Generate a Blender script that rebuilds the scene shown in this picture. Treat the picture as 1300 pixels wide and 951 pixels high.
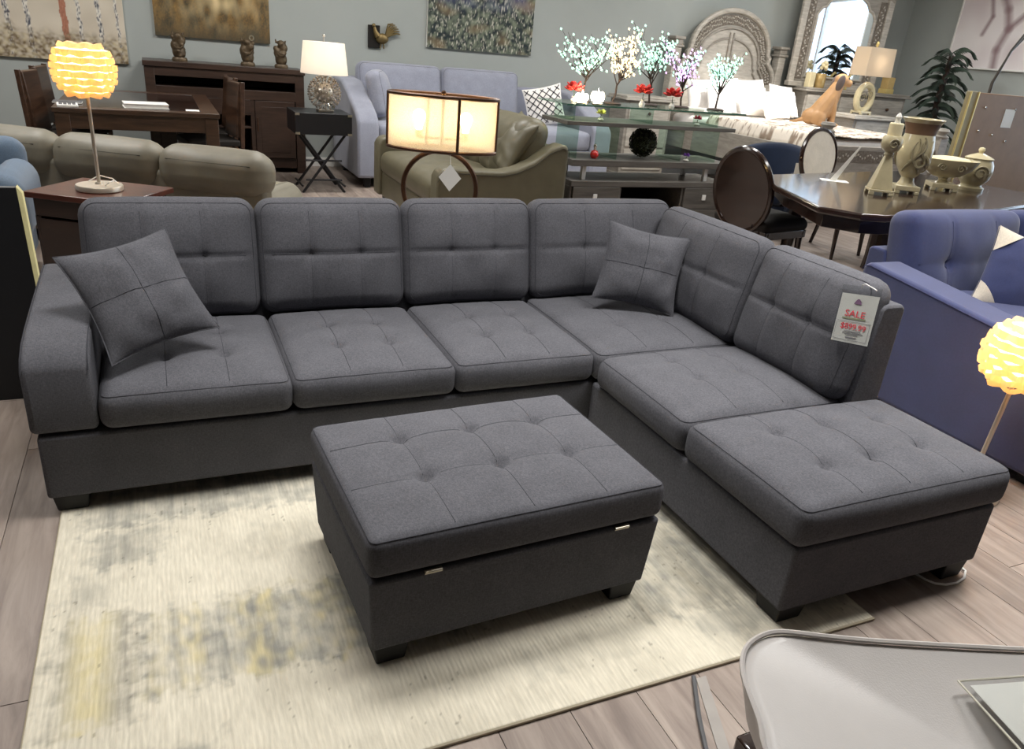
import bpy, math, random
import numpy as np
from mathutils import Vector, Matrix, noise as mnoise
for o in list(bpy.data.objects): bpy.data.objects.remove(o, do_unlink=True)
scene = bpy.context.scene
COL = scene.collection
random.seed(7)
PI = math.pi

# ------------------------------------------------------------------ camera
cam_d = bpy.data.cameras.new('camera'); cam = bpy.data.objects.new('camera', cam_d); COL.objects.link(cam)
CAM = Vector((0.410, -2.295, 1.431)); FPX = 960.8
yaw, pitch, roll = math.radians(-25.37), math.radians(23.756), math.radians(5.158)
_f = Vector((-math.sin(yaw)*math.cos(pitch), math.cos(yaw)*math.cos(pitch), -math.sin(pitch)))
_r = Vector((math.cos(yaw), math.sin(yaw), 0)); _u = _r.cross(_f)
CR = _r*math.cos(roll) + _u*math.sin(roll); CU = -_r*math.sin(roll) + _u*math.cos(roll)
m = Matrix.Identity(4)
for i in range(3):
    m[i][0] = CR[i]; m[i][1] = CU[i]; m[i][2] = -_f[i]; m[i][3] = CAM[i]
cam.matrix_world = m
cam_d.sensor_fit = 'HORIZONTAL'; cam_d.sensor_width = 36.0; cam_d.lens = FPX/1300*36
cam_d.shift_x = 5/1300; cam_d.shift_y = 7.5/1300; cam_d.clip_start = 0.05; cam_d.clip_end = 100
scene.camera = cam

# ------------------------------------------------------------------ world (daylight outside the shop windows)
world = bpy.data.worlds.new('daylight'); scene.world = world; world.use_nodes = True
bg = world.node_tree.nodes['Background']; bg.inputs[0].default_value = (0.72, 0.86, 1.0, 1); bg.inputs[1].default_value = 3.2

# ------------------------------------------------------------------ ceiling light panels of the shop
def area(name, loc, sx, sy, watts, col=(1, .982, .95), rot=(0, 0, 0), spread=180):
    l = bpy.data.lights.new(name, 'AREA'); l.shape = 'RECTANGLE'; l.size = sx; l.size_y = sy; l.energy = watts; l.color = col; l.spread = math.radians(spread)
    o = bpy.data.objects.new(name, l); COL.objects.link(o); o.location = loc; o.rotation_euler = rot
    return o
CEIL = 3.05
for (x, y, w) in [(-.9, .25, 13), (1.1, -.1, 29), (2.9, -0.85, 41), (4.3, .3, 18)]:
    area('ceiling_panel_light', (x, y, CEIL-.03), 1.2, .5, w, spread=100)
for (x, y, w) in [(-.7, 2.7, 24), (1.8, 2.7, 24), (4.0, 2.4, 22)]:
    area('ceiling_panel_light', (x, y, CEIL-.03), 1.2, .5, w, spread=140)
for (x, y, w) in [(5.8, 1.4, 42), (-.8, 4.5, 62), (2.0, 4.6, 62), (4.6, 4.4, 50), (7.3, 4.6, 60), (9.4, 3.4, 38)]:
    area('ceiling_panel_light', (x, y, CEIL-.03), 1.2, .6, w)
# track spots over the bed display
for (x, y, t, w) in [(7.0, 4.6, (7.2, 6.0, .95), 330), (8.0, 4.4, (7.9, 5.7, .95), 260)]:
    l = bpy.data.lights.new('track_spot', 'SPOT'); l.energy = w; l.spot_size = math.radians(42); l.spot_blend = .6; l.color = (1, .95, .88); l.shadow_soft_size = .06
    o = bpy.data.objects.new('track_spot', l); COL.objects.link(o); o.location = (x, y, 2.9)
    o.rotation_euler = (Vector(t)-Vector((x, y, 2.9))).to_track_quat('-Z', 'Y').to_euler()

vs = scene.view_settings
scene.display_settings.display_device = 'sRGB'
vs.view_transform = 'Standard'; vs.look = 'None'; vs.gamma = 1.0; vs.use_curve_mapping = False
vs.exposure = 0.0

# ------------------------------------------------------------------ helpers
def s2l(c):
    r = []
    for v in c:
        v = v/255.0
        r.append(v/12.92 if v <= .04045 else ((v+.055)/1.055)**2.4)
    return tuple(r)

class MB:
    """collects shapes; build() links them as ONE mesh object"""
    def __init__(s): s.v = []; s.f = []
    def add(s, v, f):
        b = len(s.v); s.v += [tuple(p) for p in v]; s.f += [tuple(i+b for i in q) for q in f]; return s
    def box(s, x0, y0, z0, x1, y1, z1):
        return s.hexa([(x0,y0,z0),(x1,y0,z0),(x1,y1,z0),(x0,y1,z0),(x0,y0,z1),(x1,y0,z1),(x1,y1,z1),(x0,y1,z1)])
    def hexa(s, p):
        return s.add(p, [(0,3,2,1),(4,5,6,7),(0,1,5,4),(1,2,6,5),(2,3,7,6),(3,0,4,7)])
    def prism(s, poly, a, b, plane='xy'):
        n = len(poly)
        ar = sum(poly[i][0]*poly[(i+1)%n][1]-poly[(i+1)%n][0]*poly[i][1] for i in range(n))
        if ar < 0: poly = poly[::-1]
        if plane == 'xy': P = lambda q, h: (q[0], q[1], h)
        elif plane == 'xz': P = lambda q, h: (q[0], -h, q[1])      # extruded along -y from -a to -b
        else: P = lambda q, h: (h, q[0], q[1])
        v = [P(q, a) for q in poly]+[P(q, b) for q in poly]
        f = [tuple(range(n))[::-1], tuple(range(n, 2*n))]+[(i, (i+1)%n, n+(i+1)%n, n+i) for i in range(n)]
        return s.add(v, f)
    def tube(s, path, r, n=8, closed=False, cap=True):
        path = [Vector(p) for p in path]; N = len(path)
        rs = r if isinstance(r, (list, tuple)) else [r]*N
        T = []
        for i in range(N):
            a = path[(i-1) % N] if (closed or i > 0) else path[i]; b = path[(i+1) % N] if (closed or i < N-1) else path[i]
            t = (b-a); T.append(t.normalized() if t.length > 1e-9 else Vector((0,0,1)))
        up = Vector((0,0,1)) if abs(T[0].z) < .9 else Vector((1,0,0))
        nrm = (up - T[0]*up.dot(T[0])).normalized(); V = []
        for i in range(N):
            nrm = nrm - T[i]*nrm.dot(T[i])
            nrm = nrm.normalized() if nrm.length > 1e-6 else Vector((1,0,0))
            bi = T[i].cross(nrm)
            for k in range(n):
                a = 2*PI*k/n; V.append(path[i]+(nrm*math.cos(a)+bi*math.sin(a))*rs[i])
        F = []
        for i in range(N if closed else N-1):
            j = (i+1) % N
            for k in range(n): F.append((i*n+k, i*n+(k+1)%n, j*n+(k+1)%n, j*n+k))
        if cap and not closed: F += [tuple(range(n))[::-1], tuple((N-1)*n+k for k in range(n))]
        return s.add(V, F)
    def cyl(s, p0, p1, r0, r1=None, n=16): return s.tube([p0, p1], [r0, r0 if r1 is None else r1], n)
    def lathe(s, prof, n=24, c=(0,0,0), sx=1, sy=1):
        V = []; F = []; m_ = len(prof)
        for (r, z) in prof:
            for k in range(n):
                a = 2*PI*k/n; V.append((c[0]+sx*r*math.cos(a), c[1]+sy*r*math.sin(a), c[2]+z))
        for i in range(m_-1):
            for k in range(n): F.append((i*n+k, i*n+(k+1)%n, (i+1)*n+(k+1)%n, (i+1)*n+k))
        if prof[0][0] > 1e-6: F.append(tuple(range(n))[::-1])
        if prof[-1][0] > 1e-6: F.append(tuple((m_-1)*n+k for k in range(n)))
        return s.add(V, F)
    def ball(s, c, r, nu=12, nv=8, rot=None):
        rx, ry, rz = (r, r, r) if not isinstance(r, (tuple, list)) else r
        V = []; F = []
        for i in range(nv+1):
            t = PI*i/nv
            for k in range(nu):
                a = 2*PI*k/nu; p = Vector((rx*math.sin(t)*math.cos(a), ry*math.sin(t)*math.sin(a), -rz*math.cos(t)))
                if rot is not None: p = rot @ p
                V.append((p.x+c[0], p.y+c[1], p.z+c[2]))
        for i in range(nv):
            for k in range(nu): F.append((i*nu+k, i*nu+(k+1)%nu, (i+1)*nu+(k+1)%nu, (i+1)*nu+k))
        return s.add(V, F)
    def mesh(s, name):
        me = bpy.data.meshes.new(name); me.from_pydata(s.v, [], s.f); me.update(); return me
    def build(s, name, mat, parent=None, loc=(0,0,0), rot=(0,0,0), smooth=40, bevel=0, seg=2, sub=0, remesh=0, label=None, solid=0):
        me = s.mesh(name); me.materials.append(M[mat] if isinstance(mat, str) else mat)
        o = bpy.data.objects.new(name, me); COL.objects.link(o); o.parent = parent; o.location = loc; o.rotation_euler = rot
        if smooth:
            me.shade_smooth()
            if not remesh: me.set_sharp_from_angle(angle=math.radians(smooth))
        if remesh:
            d = o.modifiers.new('r', 'REMESH'); d.mode = 'VOXEL'; d.voxel_size = remesh; d.use_smooth_shade = True
            d = o.modifiers.new('s', 'SMOOTH'); d.iterations = 4; d.factor = .5
        if solid:
            d = o.modifiers.new('t', 'SOLIDIFY'); d.thickness = solid; d.offset = 0
        if bevel:
            d = o.modifiers.new('b', 'BEVEL'); d.width = bevel; d.segments = seg; d.limit_method = 'ANGLE'; d.angle_limit = math.radians(35)
        if sub:
            d = o.modifiers.new('u', 'SUBSURF'); d.levels = sub; d.render_levels = sub
        if label: o['label'] = label
        return o

def thing(name, label, cat, loc=(0,0,0), rz=0, group=None):
    o = bpy.data.objects.new(name, None); COL.objects.link(o); o.empty_display_size = .1
    o.location = loc; o.rotation_euler = (0,0,rz)
    o['label'] = label; o['category'] = cat
    if group: o['group'] = group
    return o
def tag(o, label, cat, group=None):
    o['label'] = label; o['category'] = cat
    if group: o['group'] = group
    return o
def struct(o): o['kind'] = 'structure'; return o
def dup(root, loc, rz=0, label=None, group=None):
    def cp(o, par):
        c = o.copy(); COL.objects.link(c); c.parent = par
        for ch in list(o.children): cp(ch, c)
        return c
    r = cp(root, None); r.location = loc; r.rotation_euler = (0,0,rz)
    if label: r['label'] = label
    if group: r['group'] = group
    return r
def B(name, mat, parent, x0, y0, z0, x1, y1, z1, bevel=.004, **k):
    return MB().box(x0, y0, z0, x1, y1, z1).build(name, mat, parent, bevel=bevel, **k)

# ------------------------------------------------------------------ materials
M = {}
def _mat(name):
    mt = bpy.data.materials.new(name); mt.use_nodes = True; M[name] = mt
    nt = mt.node_tree; return mt, nt, nt.nodes, nt.links, nt.nodes['Principled BSDF']
def _coords(N, L, scale, kind='Object'):
    tc = N.new('ShaderNodeTexCoord'); mp = N.new('ShaderNodeMapping'); mp.inputs['Scale'].default_value = scale
    L.new(tc.outputs[kind], mp.inputs[0]); return mp
def _noise(N, L, vec, scale, detail=3, rough=.55):
    n = N.new('ShaderNodeTexNoise'); n.inputs['Scale'].default_value = scale; n.inputs['Detail'].default_value = detail; n.inputs['Roughness'].default_value = rough
    L.new(vec.outputs[0], n.inputs['Vector']); return n
def _ramp(N, L, src, stops):
    r = N.new('ShaderNodeValToRGB'); e = r.color_ramp.elements
    while len(e) < len(stops): e.new(.5)
    for i, (p, c) in enumerate(stops): e[i].position = p; e[i].color = (*c, 1)
    L.new(src, r.inputs[0]); return r
def _bump(N, L, h, strength, dist, P):
    b = N.new('ShaderNodeBump'); b.inputs['Strength'].default_value = strength; b.inputs['Distance'].default_value = dist
    L.new(h, b.inputs['Height']); L.new(b.outputs[0], P.inputs['Normal']); return b
def plain(name, c, rough=.5, metal=0, spec=.5, var=.06, nscale=20, coat=0, emit=None, es=1, trans=0, ior=1.45, alpha=1, bump=0, bscale=200):
    mt, nt, N, L, P = _mat(name); lin = s2l(c)
    mp = _coords(N, L, (1,1,1)); n = _noise(N, L, mp, nscale, 3)
    lo = tuple(v*(1-var) for v in lin); hi = tuple(min(1, v*(1+var)) for v in lin)
    r = _ramp(N, L, n.outputs[0], [(.3, lo), (.7, hi)]); L.new(r.outputs[0], P.inputs['Base Color'])
    P.inputs['Roughness'].default_value = rough; P.inputs['Metallic'].default_value = metal
    P.inputs['Specular IOR Level'].default_value = spec; P.inputs['Coat Weight'].default_value = coat
    P.inputs['Transmission Weight'].default_value = trans; P.inputs['IOR'].default_value = ior; P.inputs['Alpha'].default_value = alpha
    if emit: P.inputs['Emission Color'].default_value = (*s2l(emit), 1); P.inputs['Emission Strength'].default_value = es
    if bump:
        n2 = _noise(N, L, mp, bscale, 3); _bump(N, L, n2.outputs[0], bump, .003, P)
    return mt
def fabric(name, c, var=.22, thread=420, bump=.35, rough=.92, sheen=.25, blotch=.08):
    mt, nt, N, L, P = _mat(name); lin = s2l(c)
    a = _coords(N, L, (1, .32, .32)); b = _coords(N, L, (.32, 1, 1))
    n1 = _noise(N, L, a, thread, 2, .6); n2 = _noise(N, L, b, thread, 2, .6)
    mx = N.new('ShaderNodeMath'); mx.operation = 'ADD'; L.new(n1.outputs[0], mx.inputs[0]); L.new(n2.outputs[0], mx.inputs[1])
    hf = N.new('ShaderNodeMath'); hf.operation = 'MULTIPLY'; hf.inputs[1].default_value = .5; L.new(mx.outputs[0], hf.inputs[0])
    r = _ramp(N, L, hf.outputs[0], [(.36, tuple(v*(1-var*1.4) for v in lin)), (.5, lin), (.64, tuple(v*(1+var*1.6) for v in lin))])
    g = _coords(N, L, (1,1,1)); n3 = _noise(N, L, g, 9, 3)
    r2 = _ramp(N, L, n3.outputs[0], [(.3, (1-blotch,)*3), (.7, (1+blotch,)*3)])
    mm = N.new('ShaderNodeMix'); mm.data_type = 'RGBA'; mm.blend_type = 'MULTIPLY'; mm.inputs[0].default_value = 1
    L.new(r.outputs[0], mm.inputs[6]); L.new(r2.outputs[0], mm.inputs[7]); L.new(mm.outputs[2], P.inputs['Base Color'])
    P.inputs['Roughness'].default_value = rough; P.inputs['Sheen Weight'].default_value = sheen; P.inputs['Sheen Roughness'].default_value = .6
    P.inputs['Specular IOR Level'].default_value = .15
    _bump(N, L, hf.outputs[0], bump, .002, P); return mt
def wood(name, dark, light, scale=(1,12,12), ns=3.0, rough=.35, coat=0, rnd=0, bump=.06):
    mt, nt, N, L, P = _mat(name)
    mp = _coords(N, L, scale); n = _noise(N, L, mp, ns, 6, .62); n.inputs['Distortion'].default_value = .6
    r = _ramp(N, L, n.outputs[0], [(.28, s2l(dark)), (.72, s2l(light))]); out = r.outputs[0]
    P.inputs['Roughness'].default_value = rough; P.inputs['Coat Weight'].default_value = coat; P.inputs['Coat Roughness'].default_value = .08
    if rnd:
        oi = N.new('ShaderNodeObjectInfo'); ge = N.new('ShaderNodeNewGeometry')
        ad = N.new('ShaderNodeMath'); ad.operation = 'ADD'; L.new(oi.outputs['Random'], ad.inputs[0]); L.new(ge.outputs['Random Per Island'], ad.inputs[1])
        fr = N.new('ShaderNodeMath'); fr.operation = 'FRACT'; L.new(ad.outputs[0], fr.inputs[0])
        r3 = _ramp(N, L, fr.outputs[0], [(0, (1-rnd,)*3), (1, (1+rnd,)*3)])
        mm = N.new('ShaderNodeMix'); mm.data_type = 'RGBA'; mm.blend_type = 'MULTIPLY'; mm.inputs[0].default_value = 1
        L.new(out, mm.inputs[6]); L.new(r3.outputs[0], mm.inputs[7]); out = mm.outputs[2]
        # shift the grain of every plank
        of = N.new('ShaderNodeVectorMath'); of.operation = 'ADD'; cx = N.new('ShaderNodeCombineXYZ'); L.new(fr.outputs[0], cx.inputs[2])
        sc = N.new('ShaderNodeVectorMath'); sc.operation = 'SCALE'; sc.inputs['Scale'].default_value = 30; L.new(cx.outputs[0], sc.inputs[0])
        L.new(mp.outputs[0], of.inputs[0]); L.new(sc.outputs[0], of.inputs[1]); L.new(of.outputs[0], n.inputs['Vector'])
    L.new(out, P.inputs['Base Color'])
    if bump: _bump(N, L, n.outputs[0], bump, .004, P)
    return mt
def leather(name, c, rough=.42, var=.12, bump=.12):
    mt, nt, N, L, P = _mat(name); lin = s2l(c); mp = _coords(N, L, (1,1,1)); n = _noise(N, L, mp, 6, 4)
    r = _ramp(N, L, n.outputs[0], [(.3, tuple(v*(1-var) for v in lin)), (.7, tuple(v*(1+var) for v in lin))]); L.new(r.outputs[0], P.inputs['Base Color'])
    v = N.new('ShaderNodeTexVoronoi'); v.inputs['Scale'].default_value = 320; L.new(mp.outputs[0], v.inputs['Vector'])
    P.inputs['Roughness'].default_value = rough; P.inputs['Specular IOR Level'].default_value = .4
    _bump(N, L, v.outputs['Distance'], bump, .001, P); return mt
def vcol(name, rough=.7, bump=0, bscale=(1,1,1), bs=60, spec=.3, wave=None):
    """colour print carried on the mesh as a colour attribute, plus fine grain"""
    mt, nt, N, L, P = _mat(name); at = N.new('ShaderNodeVertexColor'); at.layer_name = 'print'
    mp = _coords(N, L, bscale); n = _noise(N, L, mp, bs, 4)
    r = _ramp(N, L, n.outputs[0], [(.3, (.88,)*3), (.7, (1.08,)*3)])
    mm = N.new('ShaderNodeMix'); mm.data_type = 'RGBA'; mm.blend_type = 'MULTIPLY'; mm.inputs[0].default_value = 1
    L.new(at.outputs[0], mm.inputs[6]); L.new(r.outputs[0], mm.inputs[7]); L.new(mm.outputs[2], P.inputs['Base Color'])
    P.inputs['Roughness'].default_value = rough; P.inputs['Specular IOR Level'].default_value = spec
    if wave:
        w = N.new('ShaderNodeTexWave'); w.bands_direction = 'X'; w.inputs['Scale'].default_value = wave; w.inputs['Distortion'].default_value = 1.2; w.inputs['Detail'].default_value = 2
        tc = N.new('ShaderNodeTexCoord'); L.new(tc.outputs['Object'], w.inputs['Vector'])
        ad = N.new('ShaderNodeMath'); ad.operation = 'ADD'; L.new(w.outputs['Fac'], ad.inputs[0]); L.new(n.outputs[0], ad.inputs[1])
        _bump(N, L, ad.outputs[0], bump, .004, P)
    elif bump: _bump(N, L, n.outputs[0], bump, .003, P)
    return mt
def shade_cloth(name, c, transp=.0, emit=0):
    mt, nt, N, L, P = _mat(name); lin = s2l(c)
    d = N.new('ShaderNodeBsdfDiffuse'); d.inputs[0].default_value = (*lin, 1)
    t = N.new('ShaderNodeBsdfTranslucent'); t.inputs[0].default_value = (*lin, 1)
    mx = N.new('ShaderNodeMixShader'); mx.inputs[0].default_value = .62; L.new(d.outputs[0], mx.inputs[1]); L.new(t.outputs[0], mx.inputs[2])
    out = mx.outputs[0]
    if transp:
        tr = N.new('ShaderNodeBsdfTransparent'); m2 = N.new('ShaderNodeMixShader')
        mp = _coords(N, L, (1,1,1)); n = _noise(N, L, mp, 500, 1); r = _ramp(N, L, n.outputs[0], [(.35, (max(0, transp-.12),)*3), (.65, (transp+.12,)*3)])
        L.new(r.outputs[0], m2.inputs[0]); L.new(out, m2.inputs[1]); L.new(tr.outputs[0], m2.inputs[2]); out = m2.outputs[0]
    L.new(out, N['Material Output'].inputs[0]); N.remove(P); return mt
def glow(name, c, s):
    mt, nt, N, L, P = _mat(name)
    P.inputs['Base Color'].default_value = (*s2l(c), 1); P.inputs['Emission Color'].default_value = (*s2l(c), 1); P.inputs['Emission Strength'].default_value = s; return mt
def glass(name, c=(235,245,240), rough=.02):
    mt, nt, N, L, P = _mat(name)
    g = N.new('ShaderNodeBsdfGlossy'); g.inputs['Roughness'].default_value = rough
    t = N.new('ShaderNodeBsdfTransparent'); t.inputs[0].default_value = (*s2l(c), 1)
    lw = N.new('ShaderNodeLayerWeight'); pw = N.new('ShaderNodeMath'); pw.operation = 'POWER'; pw.inputs[1].default_value = 4; L.new(lw.outputs['Facing'], pw.inputs[0])
    fr = N.new('ShaderNodeMath'); fr.operation = 'MULTIPLY_ADD'; fr.inputs[1].default_value = .7; fr.inputs[2].default_value = .04; L.new(pw.outputs[0], fr.inputs[0])
    mx = N.new('ShaderNodeMixShader'); L.new(fr.outputs[0], mx.inputs[0]); L.new(t.outputs[0], mx.inputs[1]); L.new(g.outputs[0], mx.inputs[2])
    L.new(mx.outputs[0], N['Material Output'].inputs[0]); N.remove(P); return mt

fabric('sofa_fabric', (85, 85, 90), .17, 380, .25, sheen=.0)
plain('seam_thread', (54, 54, 60), .9)
plain('black_leg', (13, 13, 15), .55)
plain('hinge_metal', (190, 185, 170), .35, 1)
plain('wall_low_bounce', (84, 84, 82), .85, var=.02, nscale=3)  # unseen left and front walls, darkened to cut the fill light they bounce
plain('wall_paint', (164, 169, 166), .85, var=.02, nscale=3, bump=.02, bscale=90)
plain('ceiling_paint', (225, 224, 218), .9, var=.02)
wood('plank', (118, 104, 96), (164, 150, 139), (9, 1.1, 9), 2.4, .5, rnd=.13)
plain('subfloor', (70, 62, 56), .9)
wood('walnut', (42, 28, 21), (82, 58, 43), (1.4, 14, 14), 2.5, .32, .2)
wood('console_wood', (38, 27, 22), (66, 48, 39), (1.4, 14, 14), 2.5, .38, .1)
wood('espresso', (26, 15, 12), (52, 32, 25), (1.4, 12, 12), 2.2, .2, .55)
wood('cherry', (62, 26, 18), (98, 47, 33), (1.2, 10, 10), 2.6, .28, .4)
wood('grey_oak', (84, 78, 73), (128, 121, 113), (1.0, 12, 12), 2.8, .5)
wood('grey_oak_dark', (70, 66, 62), (104, 99, 93), (1.0, 12, 12), 2.8, .45)
plain('interior_dark', (26, 21, 18), .8)
leather('olive_leather', (122, 117, 103), .5)
leather('olive_leather_2', (98, 93, 75), .42)
plain('olive_seam', (58, 54, 44), .7)
fabric('blue_grey_fabric', (141, 144, 158), .1, 300, .2)
fabric('periwinkle', (52, 59, 98), .06, 300, .12, .8)
plain('periwinkle_seam', (48, 50, 86), .8)
fabric('slate_blue', (86, 104, 124), .1, 300, .2)
fabric('navy_velvet', (22, 33, 54), .12, 300, .1, .8, .12)
fabric('white_linen', (242, 238, 234), .03, 200, .1)
fabric('cream_fabric', (206, 196, 180), .06, 260, .15)
leather('grey_leather', (184, 180, 177), .36, .05)
plain('grey_piping', (188, 182, 178), .5)
plain('brushed_steel', (196, 190, 180), .28, 1, nscale=60)
plain('satin_nickel', (214, 204, 188), .35, .55)
plain('chrome', (225, 225, 225), .08, 1)
plain('white_metal', (225, 224, 220), .4)
plain('bronze', (92, 66, 50), .38, .7)
plain('black_wood', (24, 24, 27), .35)
plain('black_board', (22, 23, 26), .45)
plain('cream_edge', (222, 214, 160), .7)
plain('sleeve_edge', (226, 222, 206), .5)
plain('paper', (240, 238, 232), .7, var=.02)
plain('white_plastic', (232, 230, 226), .35)
plain('grey_cord', (92, 92, 94), .5)
plain('cord_cover', (156, 150, 144), .5)
glass('clear_glass', (226, 240, 232))
glass('sleeve_plastic', (245, 246, 246), .12)
glass('window_pane', (250, 252, 255))
plain('glass_edge', (70, 110, 96), .1, trans=.3)
# ------------------------------------------------------------------ the setting
X0, X1, Y0, Y1 = -4.0, 10.66, -5.2, 6.7
fl = struct(MB().box(X0, Y0, -.12, X1, Y1, -.011).build('floor', 'subfloor'))
PW, PL = .185, 1.22
pm = MB().box(-PW/2+.001, -PL/2+.0012, -.011, PW/2-.001, PL/2-.0012, 0).mesh('plank'); pm.materials.append(M['plank'])
def px_of(p):
    d = Vector(p)-CAM; z = d.dot(_f)
    if z < .2: return None
    return 645+FPX*d.dot(CR)/z, 483-FPX*d.dot(CU)/z, z
seen = []; rest = []
ix = 0; x = X0+PW/2
while x < X1:
    off = [0, .43, .81, .22, .64][ix % 5]; ix += 1
    y = Y0+PL/2-off
    while y < Y1+PL/2:
        lo, hi = max(y-PL/2, Y0), min(y+PL/2, Y1)
        if hi-lo > .02:
            q = px_of((x, (lo+hi)/2, 0)); vis = False
            for yy in (lo, (lo+hi)/2, hi):
                t = px_of((x, yy, 0))
                if t and -60 < t[0] < 1360 and 0 < t[1] < 1010: vis = True
            under = (.1 < x < 2.0 and lo > -1.1 and hi < .8)
            (seen if (vis and not under) else rest).append((x, lo, hi, q[2] if q else 99))
        y += PL
    x += PW
seen.sort(key=lambda t: t[3]); rest += seen[300:]
for (x, lo, hi, _) in seen[:300]:
    o = bpy.data.objects.new('plank', pm); COL.objects.link(o); o.parent = fl; o.location = (x, (lo+hi)/2, 0); o.scale = (1, (hi-lo)/PL, 1)
rb = MB()
for (x, lo, hi, _) in rest: rb.box(x-PW/2+.001, lo+.0012, -.011, x+PW/2-.001, hi-.0012, 0)
ro = rb.build('plank_field', 'plank', fl, smooth=0); ro['kind'] = 'stuff'

struct(B('ceiling', 'ceiling_paint', None, X0, Y0, CEIL, X1, Y1, CEIL+.1, 0))
struct(B('wall_back', 'wall_paint', None, X0-.1, Y1, -.12, X1+.1, Y1+.1, CEIL, 0))
struct(B('wall_left', 'wall_low_bounce', None, X0-.1, Y0, -.12, X0, Y1, CEIL, 0))
struct(B('wall_front', 'wall_low_bounce', None, X0-.1, Y0-.1, -.12, X1+.1, Y0, CEIL, 0))
# right wall with the shop's daylight window
wy0, wy1, wz0, wz1 = -1.2, 3.7, .55, 2.7
wr = MB().box(X1, Y0, -.12, X1+.1, wy0, CEIL).box(X1, wy1, -.12, X1+.1, Y1, CEIL).box(X1, wy0, -.12, X1+.1, wy1, wz0).box(X1, wy0, wz1, X1+.1, wy1, CEIL)
struct(wr.build('wall_right', 'wall_paint'))
wn = MB()
for yy in (wy0, wy0+(wy1-wy0)/3, wy0+2*(wy1-wy0)/3, wy1-.06): wn.box(X1+.01, yy, wz0, X1+.07, yy+.06, wz1)
for zz in (wz0, wz1-.06): wn.box(X1+.012, wy0, zz, X1+.068, wy1, zz+.06)
wo = struct(wn.build('window_1', 'white_metal', bevel=.004))
for k in range(3):
    a = wy0+k*(wy1-wy0)/3+.06; b = wy0+(k+1)*(wy1-wy0)/3
    B('pane', 'window_pane', wo, X1+.035, a, wz0+.06, X1+.045, b, wz1-.06, 0)
struct(B('baseboard_back', 'white_metal', None, X0, Y1-.015, 0, X1, Y1, .1, .003))
struct(B('baseboard_right', 'white_metal', None, X1-.015, Y0, 0, X1, Y1-.015, .1, .003))

# ------------------------------------------------------------------ soft goods generator
def axis_samples(a, r, n, m=4):
    t = [-a/2+r*(1-math.cos(PI/2*k/m)) for k in range(m)]
    inner = [-a/2+r+(a-2*r)*k/n for k in range(n+1)]
    return t+inner+[-v for v in t[::-1]]
def cushion(w, d, h, r=.035, crown=.03, tufts=(), tdepth=.02, tsig=.03, sx=(), sy=(), n=30, bulge=.008, seed=0, back=.0, wr=.003, groove=.004, sharp=.45):
    """soft box: x,y centred, z 0..h, crowned top with tufts (x,y) and seams at x in sx (run along y), y in sy (run along x)"""
    xs = axis_samples(w, r, n); ys = axis_samples(d, r, max(6, int(n*d/w))); zs = axis_samples(h, min(r, h*.45), 3)
    r_ = min(r, h*.45)
    def top(x, y):
        u, v = min(1, abs(2*x/w)), min(1, abs(2*y/d))
        z = crown*(1-u**2.6)*(1-v**2.6)
        for (tx, ty) in tufts:
            q = math.hypot(x-tx, y-ty); z -= tdepth*(.75*math.exp(-q/tsig)+sharp*math.exp(-(q/.016)**2))
        fade = (1-u**8)*(1-v**8)
        for q in sx: z -= groove*math.exp(-((x-q)/.011)**2)*fade
        for q in sy: z -= groove*math.exp(-((y-q)/.011)**2)*fade
        z += wr*mnoise.noise(Vector((x*7+seed*3.1, y*7, seed)))*fade
        return z
    idx = {}; mb = MB()
    def vert(i, j, k):
        key = (i, j, k)
        if key in idx: return idx[key]
        p = Vector((xs[i], ys[j], zs[k]))
        c = Vector((max(-w/2+r, min(w/2-r, p.x)), max(-d/2+r, min(d/2-r, p.y)), max(-h/2+r_, min(h/2-r_, p.z))))
        dv = Vector((p.x-c.x, p.y-c.y, (p.z-c.z)*r/r_))
        if dv.length > 1e-9:
            dv = dv.normalized()*r; p = c+Vector((dv.x, dv.y, dv.z*r_/r))
        zz = p.z+h/2; wt = max(0, min(1, (zz-h*.35)/(h*.65)))
        bl = bulge*math.sin(PI*max(0, min(1, zz/h)))
        u, v = 2*p.x/w, 2*p.y/d
        x = p.x+bl*max(0, abs(u)-.85)/.15*(1 if u > 0 else -1)*(1-v*v*.6); y = p.y+bl*max(0, abs(v)-.85)/.15*(1 if v > 0 else -1)*(1-u*u*.6)
        z = zz+wt*top(p.x, p.y)
        if k == 0 or zz < h*.35: z -= back*(1-u**2)*(1-v**2)
        idx[key] = len(mb.v); mb.v.append((x, y, z)); return idx[key]
    I, J, K = len(xs)-1, len(ys)-1, len(zs)-1
    for i in range(I):
        for j in range(J):
            mb.f.append((vert(i,j,K), vert(i+1,j,K), vert(i+1,j+1,K), vert(i,j+1,K)))
            mb.f.append((vert(i,j,0), vert(i,j+1,0), vert(i+1,j+1,0), vert(i+1,j,0)))
    for k in range(K):
        for i in range(I):
            mb.f.append((vert(i,0,k), vert(i+1,0,k), vert(i+1,0,k+1), vert(i,0,k+1)))
            mb.f.append((vert(i,J,k), vert(i,J,k+1), vert(i+1,J,k+1), vert(i+1,J,k)))
        for j in range(J):
            mb.f.append((vert(0,j,k), vert(0,j,k+1), vert(0,j+1,k+1), vert(0,j+1,k)))
            mb.f.append((vert(I,j,k), vert(I,j+1,k), vert(I,j+1,k+1), vert(I,j,k+1)))
    return mb, top
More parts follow.
